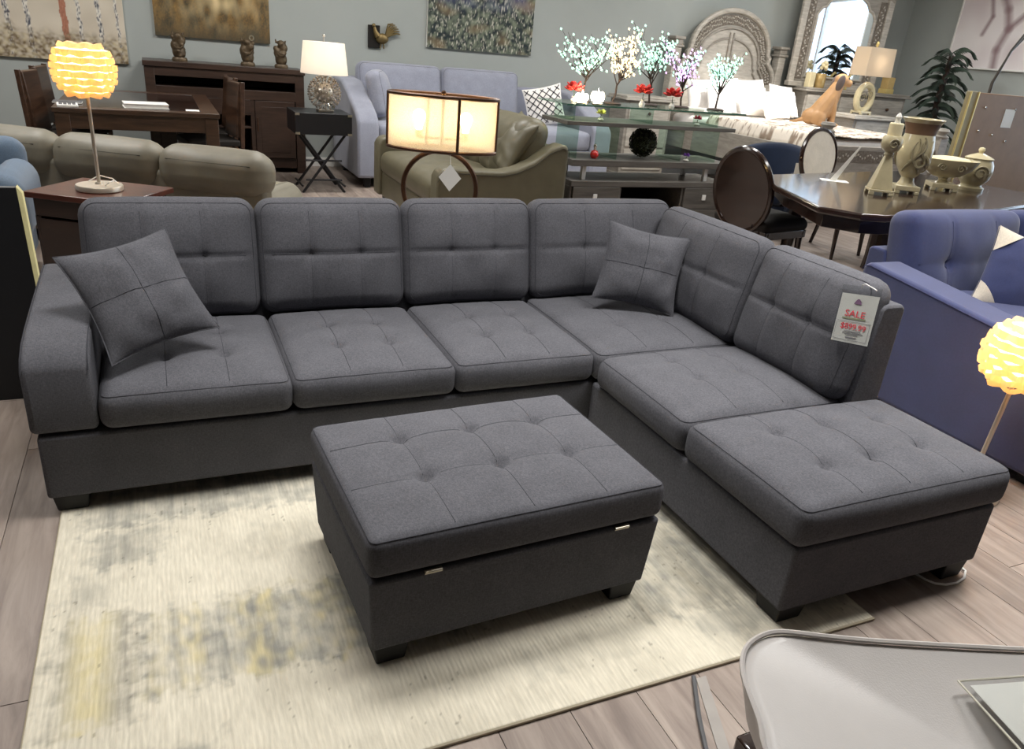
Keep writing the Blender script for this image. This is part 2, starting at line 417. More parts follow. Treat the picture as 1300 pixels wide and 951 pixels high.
def soft(name, mat, parent, w, d, h, loc, rot=(0,0,0), seam=None, pipe=True, seam_r=.0011, label=None, **k):
    mb, top = cushion(w, d, h, **k)
    o = mb.build(name, mat, parent, loc, rot, smooth=180, label=label)
    if seam:
        r = k.get('r', .035); r_ = min(r, h*.45)
        for q in k.get('sx', ()):
            MB().tube([(q, -d/2+r*.8+(d-1.6*r)*t/40, h+top(q, -d/2+r*.8+(d-1.6*r)*t/40)+.0004) for t in range(41)], seam_r, 5).build('seam', seam, o)
        for q in k.get('sy', ()):
            MB().tube([(-w/2+r*.8+(w-1.6*r)*t/40, q, h+top(-w/2+r*.8+(w-1.6*r)*t/40, q)+.0004) for t in range(41)], seam_r, 5).build('seam', seam, o)
        if pipe:
            pts = []; e = r*.293
            for (cx, cy, a0) in ((w/2-r, d/2-r, 0), (-w/2+r, d/2-r, 90), (-w/2+r, -d/2+r, 180), (w/2-r, -d/2+r, 270)):
                for t in range(6):
                    a = math.radians(a0+t*18); pts.append((cx+(r-e)*math.cos(a)*1.0, cy+(r-e)*math.sin(a)))
            full = []
            for i in range(len(pts)):
                p, q = Vector(pts[i]), Vector(pts[(i+1) % len(pts)]); nn = max(1, int((q-p).length/.04))
                for t in range(nn): full.append(p.lerp(q, t/nn))
            MB().tube([(p.x*1.003, p.y*1.003, h-r_*.293+top(p.x, p.y)*.9+.001) for p in full], seam_r*1.1, 5, closed=True).build('piping', seam, o)
    return o
def pillow(name, mat, w, h, t, seam=None, cross=True, n=22, seed=0, parent=None, pinch=.07, wr=.006):
    """throw pillow lying in its x-z plane, thickness along y"""
    def P(u, v, s):
        ex = w/2*(1-pinch*(1-v*v)); ez = h/2*(1-pinch*(1-u*u))
        b = max(0, (1-abs(u)**2.4))*max(0, (1-abs(v)**2.4)); y = t/2*b**.62
        if cross: y -= .006*(math.exp(-(u*w/2/.012)**2)+math.exp(-(v*h/2/.012)**2))*min(1, b*3)
        y += wr*mnoise.noise(Vector((u*2.6+seed, v*2.6, seed+s)))*min(1, 3*b)
        return (u*ex, s*y, v*ez)
    mb = MB()
    g = [math.sin(PI/2*(2*i/n-1)) for i in range(n+1)]
    for s in (-1, 1):
        b = len(mb.v)
        for i in range(n+1):
            for j in range(n+1): mb.v.append(P(g[i], g[j], s))
        for i in range(n):
            for j in range(n):
                a = (b+i*(n+1)+j, b+(i+1)*(n+1)+j, b+(i+1)*(n+1)+j+1, b+i*(n+1)+j+1)
                mb.f.append(a if s < 0 else a[::-1])
    o = mb.build(name, mat, parent, smooth=180)
    if seam:
        for s in (-1, 1):
            if cross:
                MB().tube([P(0, -.97+1.94*k/30, s) for k in range(31)], .0015, 5).build('seam', seam, o)
                MB().tube([P(-.97+1.94*k/30, 0, s) for k in range(31)], .0015, 5).build('seam', seam, o)
        ring = [P(-1+2*k/16, -1, 0) for k in range(16)]+[P(1, -1+2*k/16, 0) for k in range(16)]+[P(1-2*k/16, 1, 0) for k in range(16)]+[P(-1, 1-2*k/16, 0) for k in range(16)]
        MB().tube(ring, .003, 5, closed=True).build('piping', mat, o)
    return o
def frame_from(o, c, ex, ez):
    """place an object so its local x is ex, local z is about ez, centred on c"""
    ex = Vector(ex).normalized(); ez = Vector(ez); ez = (ez-ex*ez.dot(ex)).normalized(); ey = ez.cross(ex)
    mm = Matrix((ex, ey, ez)).transposed(); o.location = c; o.rotation_euler = mm.to_euler()
    return o
# ------------------------------------------------------------------ rug
def vnoise(x, y, s, seed=0): return mnoise.noise(Vector((x*s+seed*17.3, y*s, seed*5.7)))
def print_grid(name, mat, nx, ny, P, colf, thick=None, parent=None):
    """grid mesh carrying a colour print: P(u,v)->xyz, colf(u,v)->linear rgb"""
    mb = MB(); cols = []
    for j in range(ny+1):
        for i in range(nx+1):
            u, v = i/nx, j/ny; mb.v.append(P(u, v)); cols.append(colf(u, v))
    for j in range(ny):
        for i in range(nx):
            a = j*(nx+1)+i; mb.f.append((a, a+1, a+nx+2, a+nx+1))
    o = mb.build(name, mat, parent, smooth=180)
    ca = o.data.color_attributes.new('print', 'FLOAT_COLOR', 'POINT')
    ca.data.foreach_set('color', np.array([(*c, 1) for c in cols], dtype=np.float32).ravel())
    if thick:
        d = o.modifiers.new('t', 'SOLIDIFY'); d.thickness = thick; d.offset = -1
    return o
def mixc(a, b, t): t = max(0, min(1, t)); return tuple(a[i]*(1-t)+b[i]*t for i in range(3))
vcol('rug_pile', .95, .28, (1, .12, 1), 160, .1, wave=26)
RX0, RX1, RY0, RY1 = .03, 2.175, -1.175, .62
CRE, GRY, YEL, TAU = s2l((216,209,191)), s2l((134,134,128)), s2l((204,192,150)), s2l((164,157,140))
def fbm(x, y, s, seed): return vnoise(x, y, s, seed)*.55+vnoise(x, y, s*2.3, seed+1)*.3+vnoise(x, y, s*5.1, seed+2)*.15
# distressed patches: x0, x1, y0, y1, strength, tone
PATCH = [(.24, 1.12, -.86, -.52, 1.0, 'mix'), (.04, .26, -.90, -.50, .9, 'yel'), (.10, .34, -.33, -.12, .7, 'gry'), (.08, .95, -.14, .10, .75, 'gry'), (.05, .20, -.50, -.30, .45, 'gry'),
         (1.50, 1.98, -1.0, -.62, .85, 'tau'), (1.55, 2.2, -.58, -.15, .85, 'gry'), (1.62, 2.17, -1.12, -.98, .5, 'gry'), (.06, .42, -1.12, -.98, .6, 'gry'), (.55, 1.0, -.40, -.2, .3, 'tau'), (1.1, 1.5, -1.1, -.95, .35, 'tau')]
def rug_col(u, v):
    x = RX0+u*(RX1-RX0); y = RY0+v*(RY1-RY0)
    n1 = fbm(x, y, 7, 1); n3 = vnoise(x, y, 75, 4); n4 = fbm(x, y, 26, 14)
    st = vnoise(x, y*.06, 34, 21)*.6+vnoise(x, y*.08, 85, 22)*.5      # stripes running with the ribs
    br = vnoise(x*.3, y, 22, 23)                                     # a few cross breaks
    c = mixc(CRE, TAU, .12+.35*n1+.12*st)
    for (x0, x1, y0, y1, s, tone) in PATCH:
        jg = .05*n4+.025*st+.02*n3
        e = min((y-y0+jg)/.035, (y1-y+jg)/.045, (x-x0+jg)/.05, (x1-x+jg)/.06)
        if e <= 0: continue
        m_ = min(1, e)*s*max(0, min(1, .68+.6*n4+.55*st+.35*br))
        h = vnoise(x, y*.25, 19, 31)*.6+.5*vnoise(x, y*.5, 45, 33)
        col = GRY if tone == 'gry' else mixc(TAU, GRY, .5+1.2*h) if tone == 'tau' else mixc(GRY, mixc(TAU, YEL, .5+h), max(0, min(1, .45+1.8*h)))
        if tone == 'yel': col = mixc(mixc(GRY, TAU, .5), YEL, max(0, min(1, 1.25-abs(x-.145)/.055)))
        c = mixc(c, col, m_*.92)
    if n3 > .60 and n1 > .06: c = mixc(c, s2l((96,92,80)), .5)
    f = 1+.05*vnoise(x, y*.3, 120, 41); return tuple(max(0, q*f) for q in c)
rug = thing('area_rug', 'cream and grey distressed area rug on the plank floor under the sectional', 'rug')
print_grid('rug_field', 'rug_pile', 430, 300, lambda u, v: (RX0+u*(RX1-RX0), RY0+v*(RY1-RY0), .011), rug_col, .009, rug)
plain('rug_binding', (176, 166, 144), .9)
MB().tube([(RX0, RY0, .006), (RX1, RY0, .006), (RX1, RY1, .006), (RX0, RY1, .006)], .0058, 6, closed=True).build('binding', 'rug_binding', rug)

# ------------------------------------------------------------------ the charcoal sectional
W1, W2, CH, HL, HB = 1.855, 2.65, 1.12, .064, .279
G = 'sofa_fabric'; T = 'seam_thread'
sofa = thing('sectional_sofa', 'large charcoal grey fabric sectional sofa with tufted cushions and chaise on the rug', 'sofa')
B('base', G, sofa, 0, 0, HL, 2.655, .84, HB-.004, .012, seg=3)
B('chaise_base', G, sofa, W1, -CH, HL, 2.655, -.002, HB-.004, .012, seg=3)
def leg(parent, x, y, h, w=.1, t=.035, z=0, mat='black_leg', name='leg', sx=1, sy=1):
    a, b = w/2, w/2*.84
    return MB().hexa([(x-b,y-b,z),(x+b,y-b,z),(x+b,y+b,z),(x-b,y+b,z),(x-a,y-a,h),(x+a,y-a,h),(x+a,y+a,h),(x-a,y+a,h)]).build(name, mat, parent, bevel=.004)
RZ = .0122
for (x, y, z) in [(.062, .056, RZ), (1.2, .056, RZ), (.085, .76, 0), (2.58, .76, 0), (W1+.06, -CH+.058, RZ), (2.59, -CH+.058, 0), (2.585, -.2, 0)]:
    leg(sofa, x, y, HL+.004, .1, z=z)
# left arm: profile in y-z, extruded in x
pf = [(0.0, HB+.004), (0.0, .478), (.012, .497), (.04, .518), (.09, .536), (.18, .549), (.35, .564), (.6, .582), (.74, .590), (.78, .58), (.78, HB+.004)]
arm = MB().prism(pf, -.014, .166, 'yz').build('arm', G, sofa, bevel=.018, seg=4)
MB().tube([(-.008, y-.001, z+.001) for (y, z) in pf[1:9]], .0015, 5).build('seam', T, arm)
MB().tube([(.160, y-.001, z+.001) for (y, z) in pf[1:9]], .0015, 5).build('seam', T, arm)
# back frames
fb = MB().prism([(.66, HB), (.72, .735), (.742, .75), (.82, .75), (.84, .735), (.84, HB)], .15, 2.655, 'yz').build('back_frame', G, sofa, bevel=.01)
fr = MB().prism([(2.50, HB), (2.548, .735), (2.565, .75), (2.64, .75), (2.657, .735), (2.657, HB)], -.7, .62, 'xz').build('back_frame', G, sofa, bevel=.01)
# frame prism in xz runs along y from -.62 to .70
sw = (W1-.171)/3
for k in range(3):
    x = .171+sw*(k+.5); w = sw-.004
    soft('seat_cushion', G, sofa, w, .665, .118, (x, .318, HB), seam=T, tufts=[(-.09, -.115), (.09, -.115), (-.09, .092), (.09, .092)], tdepth=.028, tsig=.032,
         sx=(-.09, .09), groove=.003, n=48, crown=.036, r=.034, seed=k+1)
soft('corner_cushion', G, sofa, .70, .70, .118, (2.205, .318, HB), seam=T, tufts=[(-.125, -.11), (.1, -.09)], tdepth=.022, tsig=.032, sx=(-.125, .1), groove=.003, n=44, crown=.034, r=.034, seed=5)
soft('seat_cushion', G, sofa, .69, .555, .122, (2.178, -.328, HB), seam=T, tufts=[(-.12, .13), (.085, .14), (-.115, -.035), (.08, -.02)], tdepth=.03, tsig=.03, sx=(-.118, .082), groove=.003, n=48, crown=.042, r=.04, seed=6)
soft('chaise_cushion', G, sofa, .825, .525, .128, (2.248, -.873, HB), seam=T, tufts=[(-.19, .105), (0, .1), (.215, .09), (-.195, -.1), (-.02, -.1), (.2, -.085)], tdepth=.034, tsig=.032,
     sx=(-.192, -.01, .208), groove=.003, n=60, crown=.036, r=.036, seed=7)
TH = PI/2-math.radians(12)
for k, (xa, xb) in enumerate([(.125, .712), (.716, 1.288), (1.292, 1.868), (1.872, 2.61)]):
    w = xb-xa-.002
    soft('back_cushion', G, sofa, w, .435, .13, ((xa+xb)/2, .776, .592), (TH, 0, 0), seam=T, tufts=[(-w*.17, .01), (w*.17, .01)], sharp=.08, tdepth=.024, tsig=.05,
         sx=(-w*.17, w*.17), sy=(.01,), n=50, crown=.052, r=.056, groove=.007, seed=10+k, wr=.006)
for k, (ya, yb) in enumerate([(-.05, .645), (-.605, -.056)]):
    w = yb-ya-.002
    soft('back_cushion', G, sofa, w, .435, .125, (2.588, (ya+yb)/2, .592), (TH, 0, -PI/2), seam=T, tufts=[(-w*.17, .01), (w*.17, .01)], sharp=.08, tdepth=.022, tsig=.05,
         sx=(-w*.17, w*.17), sy=(.01,), n=50, crown=.048, r=.056, groove=.007, seed=20+k, wr=.007)

# throw pillows: corners measured in the room
def place_pillow(label, tl, tr, br, bl, t, seed, push=(0,0,0)):
    tl, tr, br, bl = map(Vector, (tl, tr, br, bl)); c = (tl+tr+br+bl)/4
    ex = (tr-tl)+(br-bl); ez = (tl-bl)+(tr-br)
    o = pillow('throw_pillow', G, ex.length/2*1.06, ez.length/2*1.06, t, T, seed=seed, pinch=.11, wr=.012)
    frame_from(o, c+Vector(push), ex, ez); return tag(o, label, 'pillow', 'throw pillows on the sectional')
place_pillow('charcoal throw pillow leaning on the rounded arm of the grey sectional', (.10,.28,.735), (.40,.42,.775), (.515,.22,.515), (.215,.10,.452), .13, 1, (0, .0, .0))
place_pillow('charcoal throw pillow standing in the corner of the grey sectional', (2.19,.50,.768), (2.49,.36,.735), (2.385,.30,.425), (2.06,.43,.495), .12, 2, (-.035,-.045,0.005))

# ------------------------------------------------------------------ storage ottoman
ott = thing('storage_ottoman', 'charcoal grey tufted storage ottoman with hinged lid standing on the rug', 'ottoman', (.755, -.931, RZ), .044)
OW, OD = .818, .596
MB().hexa([(.012,.012,.054),(OW-.012,.012,.054),(OW-.012,OD-.012,.054),(.012,OD-.012,.054),(0,0,.272),(OW,0,.272),(OW,OD,.272),(0,OD,.272)]).build('box', G, ott, bevel=.01, seg=3)
soft('lid', G, ott, OW+.004, OD+.004, .108, (OW/2, OD/2, .277), seam=T, tufts=[(x-OW/2, y-OD/2) for y in (.222, .43) for x in (.212, .424, .637)], tdepth=.03, tsig=.036,
     sx=(.212-OW/2, .424-OW/2, .637-OW/2), sy=(.222-OD/2, .43-OD/2), n=64, crown=.024, r=.024, seed=31, bulge=.004, groove=.004)
for x in (.155, .69): MB().box(x-.022, -.0035, .268, x+.022, .004, .278).cyl((x-.022, -.003, .274), (x+.022, -.003, .274), .003, n=8).build('hinge', 'hinge_metal', ott)
for (x, y) in [(.064,.062), (OW-.07,.062), (.064,OD-.065), (OW-.07,OD-.065)]: leg(ott, x, y, .056, .088)

# ------------------------------------------------------------------ sale tag in a clear sleeve on the end back cushion
st = thing('price_tag', 'white sale price tag in a clear sleeve hanging on the sectional back', 'tag')
P = lambda y, z, d=0: Vector((2.462-.012+(z-.62)*.19-d, y, z))
def quad(c0, c1, c2, c3, th=.0008):
    v = [Vector(c) for c in (c0, c1, c2, c3)]; n = (v[1]-v[0]).cross(v[3]-v[0]).normalized()*th
    return MB().hexa([*v, *[q+n for q in v]])
# corners: tl, tr, br, bl
tl, tr, br, bl = Vector((2.449,-.533,.774)), Vector((2.453,-.684,.800)), Vector((2.425,-.702,.648)), Vector((2.419,-.562,.620))
ce = (tr-tl).normalized(); cu = (tl-bl).normalized(); cn = ce.cross(cu).normalized()
if cn.x > 0: cn = -cn
WW, HH = (tr-tl).length, (tl-bl).length
def on(a, b, d=0): return bl+(br-bl)*a+(tl-bl)*b+cn*d
def card(name, mat, a0, b0, a1, b1, d, par, th=.0006):
    return quad(on(a0,b0,d), on(a1,b0,d), on(a1,b1,d), on(a0,b1,d), th).build(name, mat, par, smooth=0)
card('card', 'paper', 0, 0, 1, 1, .004, st)
card('sleeve', 'sleeve_plastic', -.03, -.03, 1.03, 1.17, .006, st)
plain('red_ink', (206, 62, 74), .6); plain('grey_ink', (120, 118, 122), .6); plain('olive_ink', (128, 132, 104), .6); plain('purple_ink', (112, 84, 112), .6)
card('print_bar', 'olive_ink', .17, .485, .80, .515, .0068, st)
card('print_rule', 'grey_ink', .06, .43, .97, .436, .0068, st)
for (b, a0, a1) in [(.235,.3,.75), (.2,.26,.82), (.165,.34,.7)]: card('print_line', 'grey_ink', a0, b, a1, b+.014, .0068, st)
card('print_line', 'grey_ink', .38, .10, .68, .125, .0068, st)
for r_ in ((.05, .055, .95, .062), (.05, .42, .056, .06), (.945, .42, .951, .06)): card('print_frame', 'grey_ink', r_[0], min(r_[1], r_[3]), r_[2], max(r_[1], r_[3]), .0068, st)
q = MB().prism([(-.10,-.04), (.10,-.04), (.06,.03), (.02,.065), (-.02,.065), (-.06,.03)], 0, .0005)
mm = Matrix((ce, cu, cn)).transposed()
o = q.build('emblem', 'purple_ink', st, smooth=0); o.location = on(.5, .84, .007); o.rotation_euler = mm.to_euler(); o.scale = (WW, HH, 1)
def lettering(txt, size, mat, par, loc, rot, name='lettering', align='CENTER', ext=.0003, sx=1):
    cu_ = bpy.data.curves.new(name, 'FONT'); cu_.body = txt; cu_.size = size; cu_.align_x = align; cu_.extrude = ext
    t = bpy.data.objects.new(name, cu_); COL.objects.link(t)
    dg = bpy.context.evaluated_depsgraph_get(); me = bpy.data.meshes.new_from_object(t.evaluated_get(dg))
    bpy.data.objects.remove(t, do_unlink=True); me.name = name; me.materials.clear(); me.materials.append(M[mat])
    o = bpy.data.objects.new(name, me); COL.objects.link(o); o.parent = par; o.location = loc; o.rotation_euler = rot; o.scale = (sx, 1, 1); return o
cr = mm.to_euler()
lettering('SALE', HH*.19, 'red_ink', st, on(.49, .535, .0072), cr, sx=1.25)
lettering('$899.99', HH*.17, 'red_ink', st, on(.52, .275, .0072), cr, sx=1.12)
MB().tube([on(.5, 1.13, .007), on(.52, 1.2, .012), on(.62, 1.22, .016), on(.8, 1.16, .012), on(.9, 1.12, .008)], .0018, 6).build('plastic_loop', 'white_plastic', st)
# ------------------------------------------------------------------ wicker globe lamps
shade_cloth('veneer', (253, 234, 200))
glow('warm_bulb', (255, 214, 150), 30)
def point(parent, loc, watts, col, r=.04):
    l = bpy.data.lights.new('bulb_light', 'POINT'); l.energy = watts; l.color = col; l.shadow_soft_size = r
    o = bpy.data.objects.new('bulb_light', l); COL.objects.link(o); o.parent = parent; o.location = loc; return o
def wicker_lamp(label, loc, lean=(0, 0)):
    t = thing('table_lamp', label, 'lamp', loc, 0, 'woven veneer globe lamps')
    MB().lathe([(.0, 0), (.106, 0), (.11, .004), (.11, .022), (.106, .028), (.02, .030), (.016, .040), (0, .040)], 40).build('base', 'satin_nickel', t)
    MB().cyl((0, 0, .035), (lean[0]*.9, lean[1]*.9, .47), .0085, n=14).build('pole', 'satin_nickel', t)
    MB().tube([(.03, -.05, .031), (.05, -.07, .05), (.07, -.04, .055), (.085, .0, .034), (.06, .04, .05), (.0, .07, .06), (-.05, .05, .034)], .003, 6).build('cord', 'white_plastic', t)
    cz = .565; R = .123; H = .112
    sh = MB().lathe([(.06, -H*.92), (.11, -H*.8), (R*.93, -H*.4), (R*.97, 0), (R*.93, H*.4), (.115, H*.8), (.07, H*.95)], 28, (lean[0], lean[1], cz)).build('shade', 'veneer', t)
    # folded veneer strips, each bowed outward to a point
    mb = MB(); w = .5
    mb.add([(-.5, 0, -.5), (-.5, 0, .5), (-.22, -.72, -.46), (-.22, -.72, .46), (0, -1, -.38), (0, -1, .38), (.22, -.72, -.46), (.22, -.72, .46), (.5, 0, -.5), (.5, 0, .5)],
           [(0, 2, 3, 1), (2, 4, 5, 3), (4, 6, 7, 5), (6, 8, 9, 7)])
    me = mb.mesh('veneer_strip'); me.materials.append(M['veneer'])
    rows = 8
    for j in range(rows):
        zc = -H*.88+2*H*.88*j/(rows-1); rr = R*math.sqrt(max(.18, 1-(zc/(H*1.12))**2))
        n = max(7, int(2*PI*rr/.06))
        for k in range(n):
            a = 2*PI*(k+.5*(j % 2))/n
            o = bpy.data.objects.new('veneer_strip', me); COL.objects.link(o); o.parent = sh
            tilt = math.atan2(zc, H*1.3)*.8
            o.location = (lean[0]+rr*.95*math.cos(a), lean[1]+rr*.95*math.sin(a), cz+zc)
            o.rotation_euler = (tilt*-1.0, 0, a+PI/2); o.scale = (2*PI*rr/n*1.1, .030, .030)
    MB().ball((lean[0], lean[1], cz-.02), .032).build('bulb', 'warm_bulb', t)
    MB().cyl((lean[0]*.85, lean[1]*.85, .46), (lean[0], lean[1], .53), .018, n=12).build('socket', 'white_plastic', t)
    point(t, (lean[0], lean[1], cz+.0), 30, (1, .76, .46), .03)
    return t
ET = .595
wicker_lamp('glowing woven globe table lamp standing on the cherry end table', (.108, 2.085, ET))
wicker_lamp('glowing orange woven globe lamp beside the chaise and the periwinkle sofa', (3.15, -.74, 0), (.04, 0))

# ------------------------------------------------------------------ end table
et = thing('end_table', 'square dark cherry wood end table behind the sectional arm', 'side table', (.2, 1.78, 0), math.radians(-31))
B('top', 'cherry', et, -.50, 0, ET-.028, .02, .46, ET, .004)
B('apron', 'espresso', et, -.47, .03, ET-.12, -.01, .43, ET-.028, .003)
B('shelf', 'espresso', et, -.47, .03, .16, -.01, .43, .18, .003)
B('side_panel', 'espresso', et, -.48, .04, .06, -.465, .42, ET-.12, .002); B('side_panel', 'espresso', et, -.015, .04, .06, 0, .42, ET-.12, .002)
B('back_panel', 'espresso', et, -.46, .40, .06, -.02, .415, ET-.12, .002)
B('door', 'espresso', et, -.455, .028, .07, -.025, .04, ET-.13, .003)
for x in (-.47, -.04):
    for y in (.03, .40): B('leg', 'espresso', et, x, y, 0, x+.03, y+.03, ET-.12, .003)

# ------------------------------------------------------------------ dark board with a cream edge leaning behind the arm
bd = thing('leaning_board', 'black board with cream edge leaning upright beside the sofa arm', 'board', (-.06, .93, 0))
MB().hexa([(-.62,-.02,0),(0,-.02,0),(0,.012,0),(-.62,.012,0),(-.65,.06,.81),(-.03,.06,.81),(-.03,.092,.81),(-.65,.092,.81)]).build('panel', 'black_board', bd, bevel=.002)
MB().hexa([(.0015,-.024,0),(.016,-.024,0),(.016,.014,0),(.0015,.014,0),(-.0285,.056,.815),(-.012,.056,.79),(-.012,.094,.79),(-.0285,.094,.815)]).build('edge_strip', 'cream_edge', bd, bevel=.001)

# ------------------------------------------------------------------ slate blue armchair at the left
ac = thing('armchair', 'slate blue rounded armchair beside the cherry end table', 'armchair', (-.68, 2.62, 0), math.radians(0))
B('base', 'slate_blue', ac, -.38, -.36, .08, .36, .36, .38, .03, seg=4)
soft('seat', 'slate_blue', ac, .52, .56, .14, (0, -.04, .37), crown=.03, r=.05, n=16)
for sx in (-1, 1): soft('arm', 'slate_blue', ac, .19, .7, .34, (sx*.33, 0, .26), crown=.03, r=.085, n=10)
soft('backrest', 'slate_blue', ac, .74, .42, .17, (0, .38, .50), (TH, 0, 0), crown=.04, r=.08, n=16)
for x in (-.3, .3):
    for y in (-.28, .28): leg(ac, x, y, .09, .06)

# ------------------------------------------------------------------ olive leather sofa seen from behind
os_ = thing('leather_sofa', 'olive grey leather sofa with plump roll back cushions behind the end table', 'sofa', (.97, 2.62, 0), math.radians(-30.5))
OL = 'olive_leather'
# local: x runs left (negative) along the back, +y away from the camera (its front)
B('base', OL, os_, -2.1, .06, .06, -.05, .74, .30, .03, seg=4)
B('back_panel', OL, os_, -2.1, .0, .08, 0, .14, .56, .04, seg=4)
for k in range(3):
    xc = -.335-.70*k
    o = soft('back_cushion', OL, os_, .70, .27, .24, (xc, .20, .555), (PI/2-.10, 0, 0), seam='olive_seam', pipe=False, seam_r=.003, sy=(.055,), crown=.03, r=.10, groove=.008, n=22, seed=40+k, wr=.012, bulge=.015)
for k in range(3): soft('seat_cushion', OL, os_, .62, .50, .16, (-.36-.68*k, .48, .26), crown=.03, r=.06, n=16, seed=50+k)
for x in (-2.05, -.13): soft('arm', OL, os_, .14, .62, .36, (x, .42, .07), crown=.02, r=.09, n=10)
for x in (-2.0, -.14):
    for y in (.14, .66): leg(os_, x, y, .07, .07)

# ------------------------------------------------------------------ walnut dining table seen end on, with chairs
dt = thing('dining_table', 'long walnut dining table with glass inset top in front of the sideboard', 'table', (.28, 4.4, 0), 0)
TZ = .75; TWX, TLY = 1.16, 1.76
def frame_top(name, x0, x1, y0, y1, z0, z1, b): # four rails
    return MB().box(x0, y0, z0, x1, y0+b, z1).box(x0, y1-b, z0, x1, y1, z1).box(x0, y0+b, z0, x0+b, y1-b, z1).box(x1-b, y0+b, z0, x1, y1-b, z1)
frame_top('top', -TWX/2, TWX/2, 0, TLY, TZ-.035, TZ, .13).build('top_frame', 'walnut', dt, bevel=.003)
B('glass_inset', 'espresso', dt, -TWX/2+.13, .13, TZ-.03, TWX/2-.13, TLY-.13, TZ-.003, 0)
frame_top('apron', -TWX/2+.02, TWX/2-.02, .02, TLY-.02, TZ-.15, TZ-.035, .03).build('apron', 'walnut', dt, bevel=.002)
for x in (-TWX/2+.012, TWX/2-.112):
    for y in (.012, TLY-.112): B('leg', 'walnut', dt, x, y, 0, x+.1, y+.1, TZ-.036, .004)
def wood_chair(label, loc, rz, mat='walnut'):
    t = thing('dining_chair', label, 'chair', loc, rz, 'dining chairs at the walnut table')
    B('seat', 'interior_dark', t, -.21, -.22, .43, .21, .22, .48, .012, seg=3)
    for x in (-.2, .165):
        B('leg', mat, t, x, -.215, 0, x+.035, -.18, .43, .003)
        MB().hexa([(x,.20,0),(x+.035,.20,0),(x+.035,.235,0),(x,.235,0),(x,.25,.96),(x+.035,.25,.96),(x+.035,.285,.96),(x,.285,.96)]).build('leg', mat, t, bevel=.003)
    MB().hexa([(-.165,.195,.5),(.165,.195,.5),(.165,.25,.5),(-.165,.25,.5),(-.165,.24,.95),(.165,.24,.95),(.165,.285,.95),(-.165,.285,.95)]).build('backrest', mat, t, bevel=.006)
    B('stretcher', mat, t, -.165, -.205, .2, .165, -.185, .225, .002)
    return t
wood_chair('walnut dining chair tucked in at the walnut table before the sideboard doors', (.80, 5.12, 0), -PI/2+.2)
wood_chair('walnut dining chair tucked in at the walnut table before the sideboard doors', (.80, 5.66, 0), -PI/2+.15)
wood_chair('walnut dining chair tucked in at the walnut table behind the glowing globe lamp', (-.22, 5.62, 0), PI/2-.15)
wood_chair('walnut dining chair tucked in at the walnut table behind the glowing globe lamp', (-.24, 5.02, 0), PI/2-.2)
bk = thing('book', 'closed white book lying on the glass top walnut table', 'book', (.33, 4.66, TZ), .1)
B('cover', 'paper', bk, -.16, -.11, 0, .16, .11, .006, .001); B('pages', 'paper', bk, -.155, -.105, .006, .155, .105, .03, .001); B('cover', 'white_plastic', bk, -.16, -.11, .03, .16, .11, .036, .001)
cal = thing('calculator', 'pale desk calculator lying on the walnut table below the globe lamp', 'calculator', (-.2, 4.5, TZ), .1)
B('body', 'white_plastic', cal, -.07, -.09, 0, .07, .09, .02, .004); B('screen', 'interior_dark', cal, -.055, .045, .02, .055, .075, .022, .001)
for i in range(4):
    for j in range(4): B('key', 'grey_cord', cal, -.055+.029*i, -.075+.027*j, .02, -.033+.029*i, -.056+.027*j, .024, .001)
tag(B('notice_card', 'paper', None, .62, 4.53, TZ, .72, 4.64, TZ+.003, .0005), 'small white card lying near the front corner of the walnut table', 'card')
nb = thing('notepad', 'flat grey notepad on the walnut table beside the calculator', 'notepad', (-.22, 4.78, TZ)); B('sheets', 'paper', nb, -.1, -.07, 0, .1, .07, .008, .001); B('cover', 'grey_cord', nb, -.1, -.07, .008, .1, .07, .011, .001)
# corner of another table at the very left
lt = thing('work_table', 'dark brown table standing left of the walnut dining chairs', 'table', (-1.6, 5.3, 0)); B('top', 'walnut', lt, -.6, -.4, .70, .6, .4, .75, .004); B('apron', 'walnut', lt, -.55, -.36, .6, .55, .36, .70, .003)
for x in (-.55, .47):
    for y in (-.36, .28): B('leg', 'walnut', lt, x, y, 0, x+.08, y+.08, .6, .003)

# ------------------------------------------------------------------ sideboard against the back wall
sb = thing('sideboard', 'dark wood media sideboard with open slots below three carved statues', 'sideboard', (.33, 6.2, 0))
CW = 'console_wood'; SW, SD, SH = 1.49, .46, 1.03
B('top', CW, sb, -.01, -.015, SH-.05, SW+.01, SD, SH, .004)
B('side_panel', CW, sb, 0, 0, 0, .09, SD-.005, SH-.05, .003); B('side_panel', CW, sb, SW-.09, 0, 0, SW, SD-.005, SH-.05, .003)
B('back_panel', 'interior_dark', sb, .09, SD-.03, .08, SW-.09, SD-.01, SH-.05, 0)
B('rail', CW, sb, .09, 0, SH-.13, SW-.09, .03, SH-.05, .002); B('shelf', CW, sb, .09, 0, SH-.31, SW-.09, SD-.03, SH-.22, .002)
B('plinth', CW, sb, .09, .02, .05, SW-.09, SD-.03, .15, .002)
B('divider', CW, sb, .50, .005, .15, .54, SD-.03, SH-.31, .002); B('divider', CW, sb, .95, .005, .15, .99, SD-.03, SH-.31, .002)
B('drawer_front', CW, sb, .54, 0, SH-.46, .95, .02, SH-.31, .003); B('shelf', CW, sb, .54, .01, .44, .95, SD-.03, .46, .002)
for x in (.09, .99):
    d = B('door', CW, sb, x+.004, -.004, .155, x+.40, .018, SH-.314, .003); B('door_panel', CW, d, x+.06, -.0075, .21, x+.345, -.0035, SH-.37, .002)
    B('handle', 'bronze', d, x+.02 if x > .5 else x+.375, -.02, .42, x+.03 if x > .5 else x+.385, -.005, .55, .002)
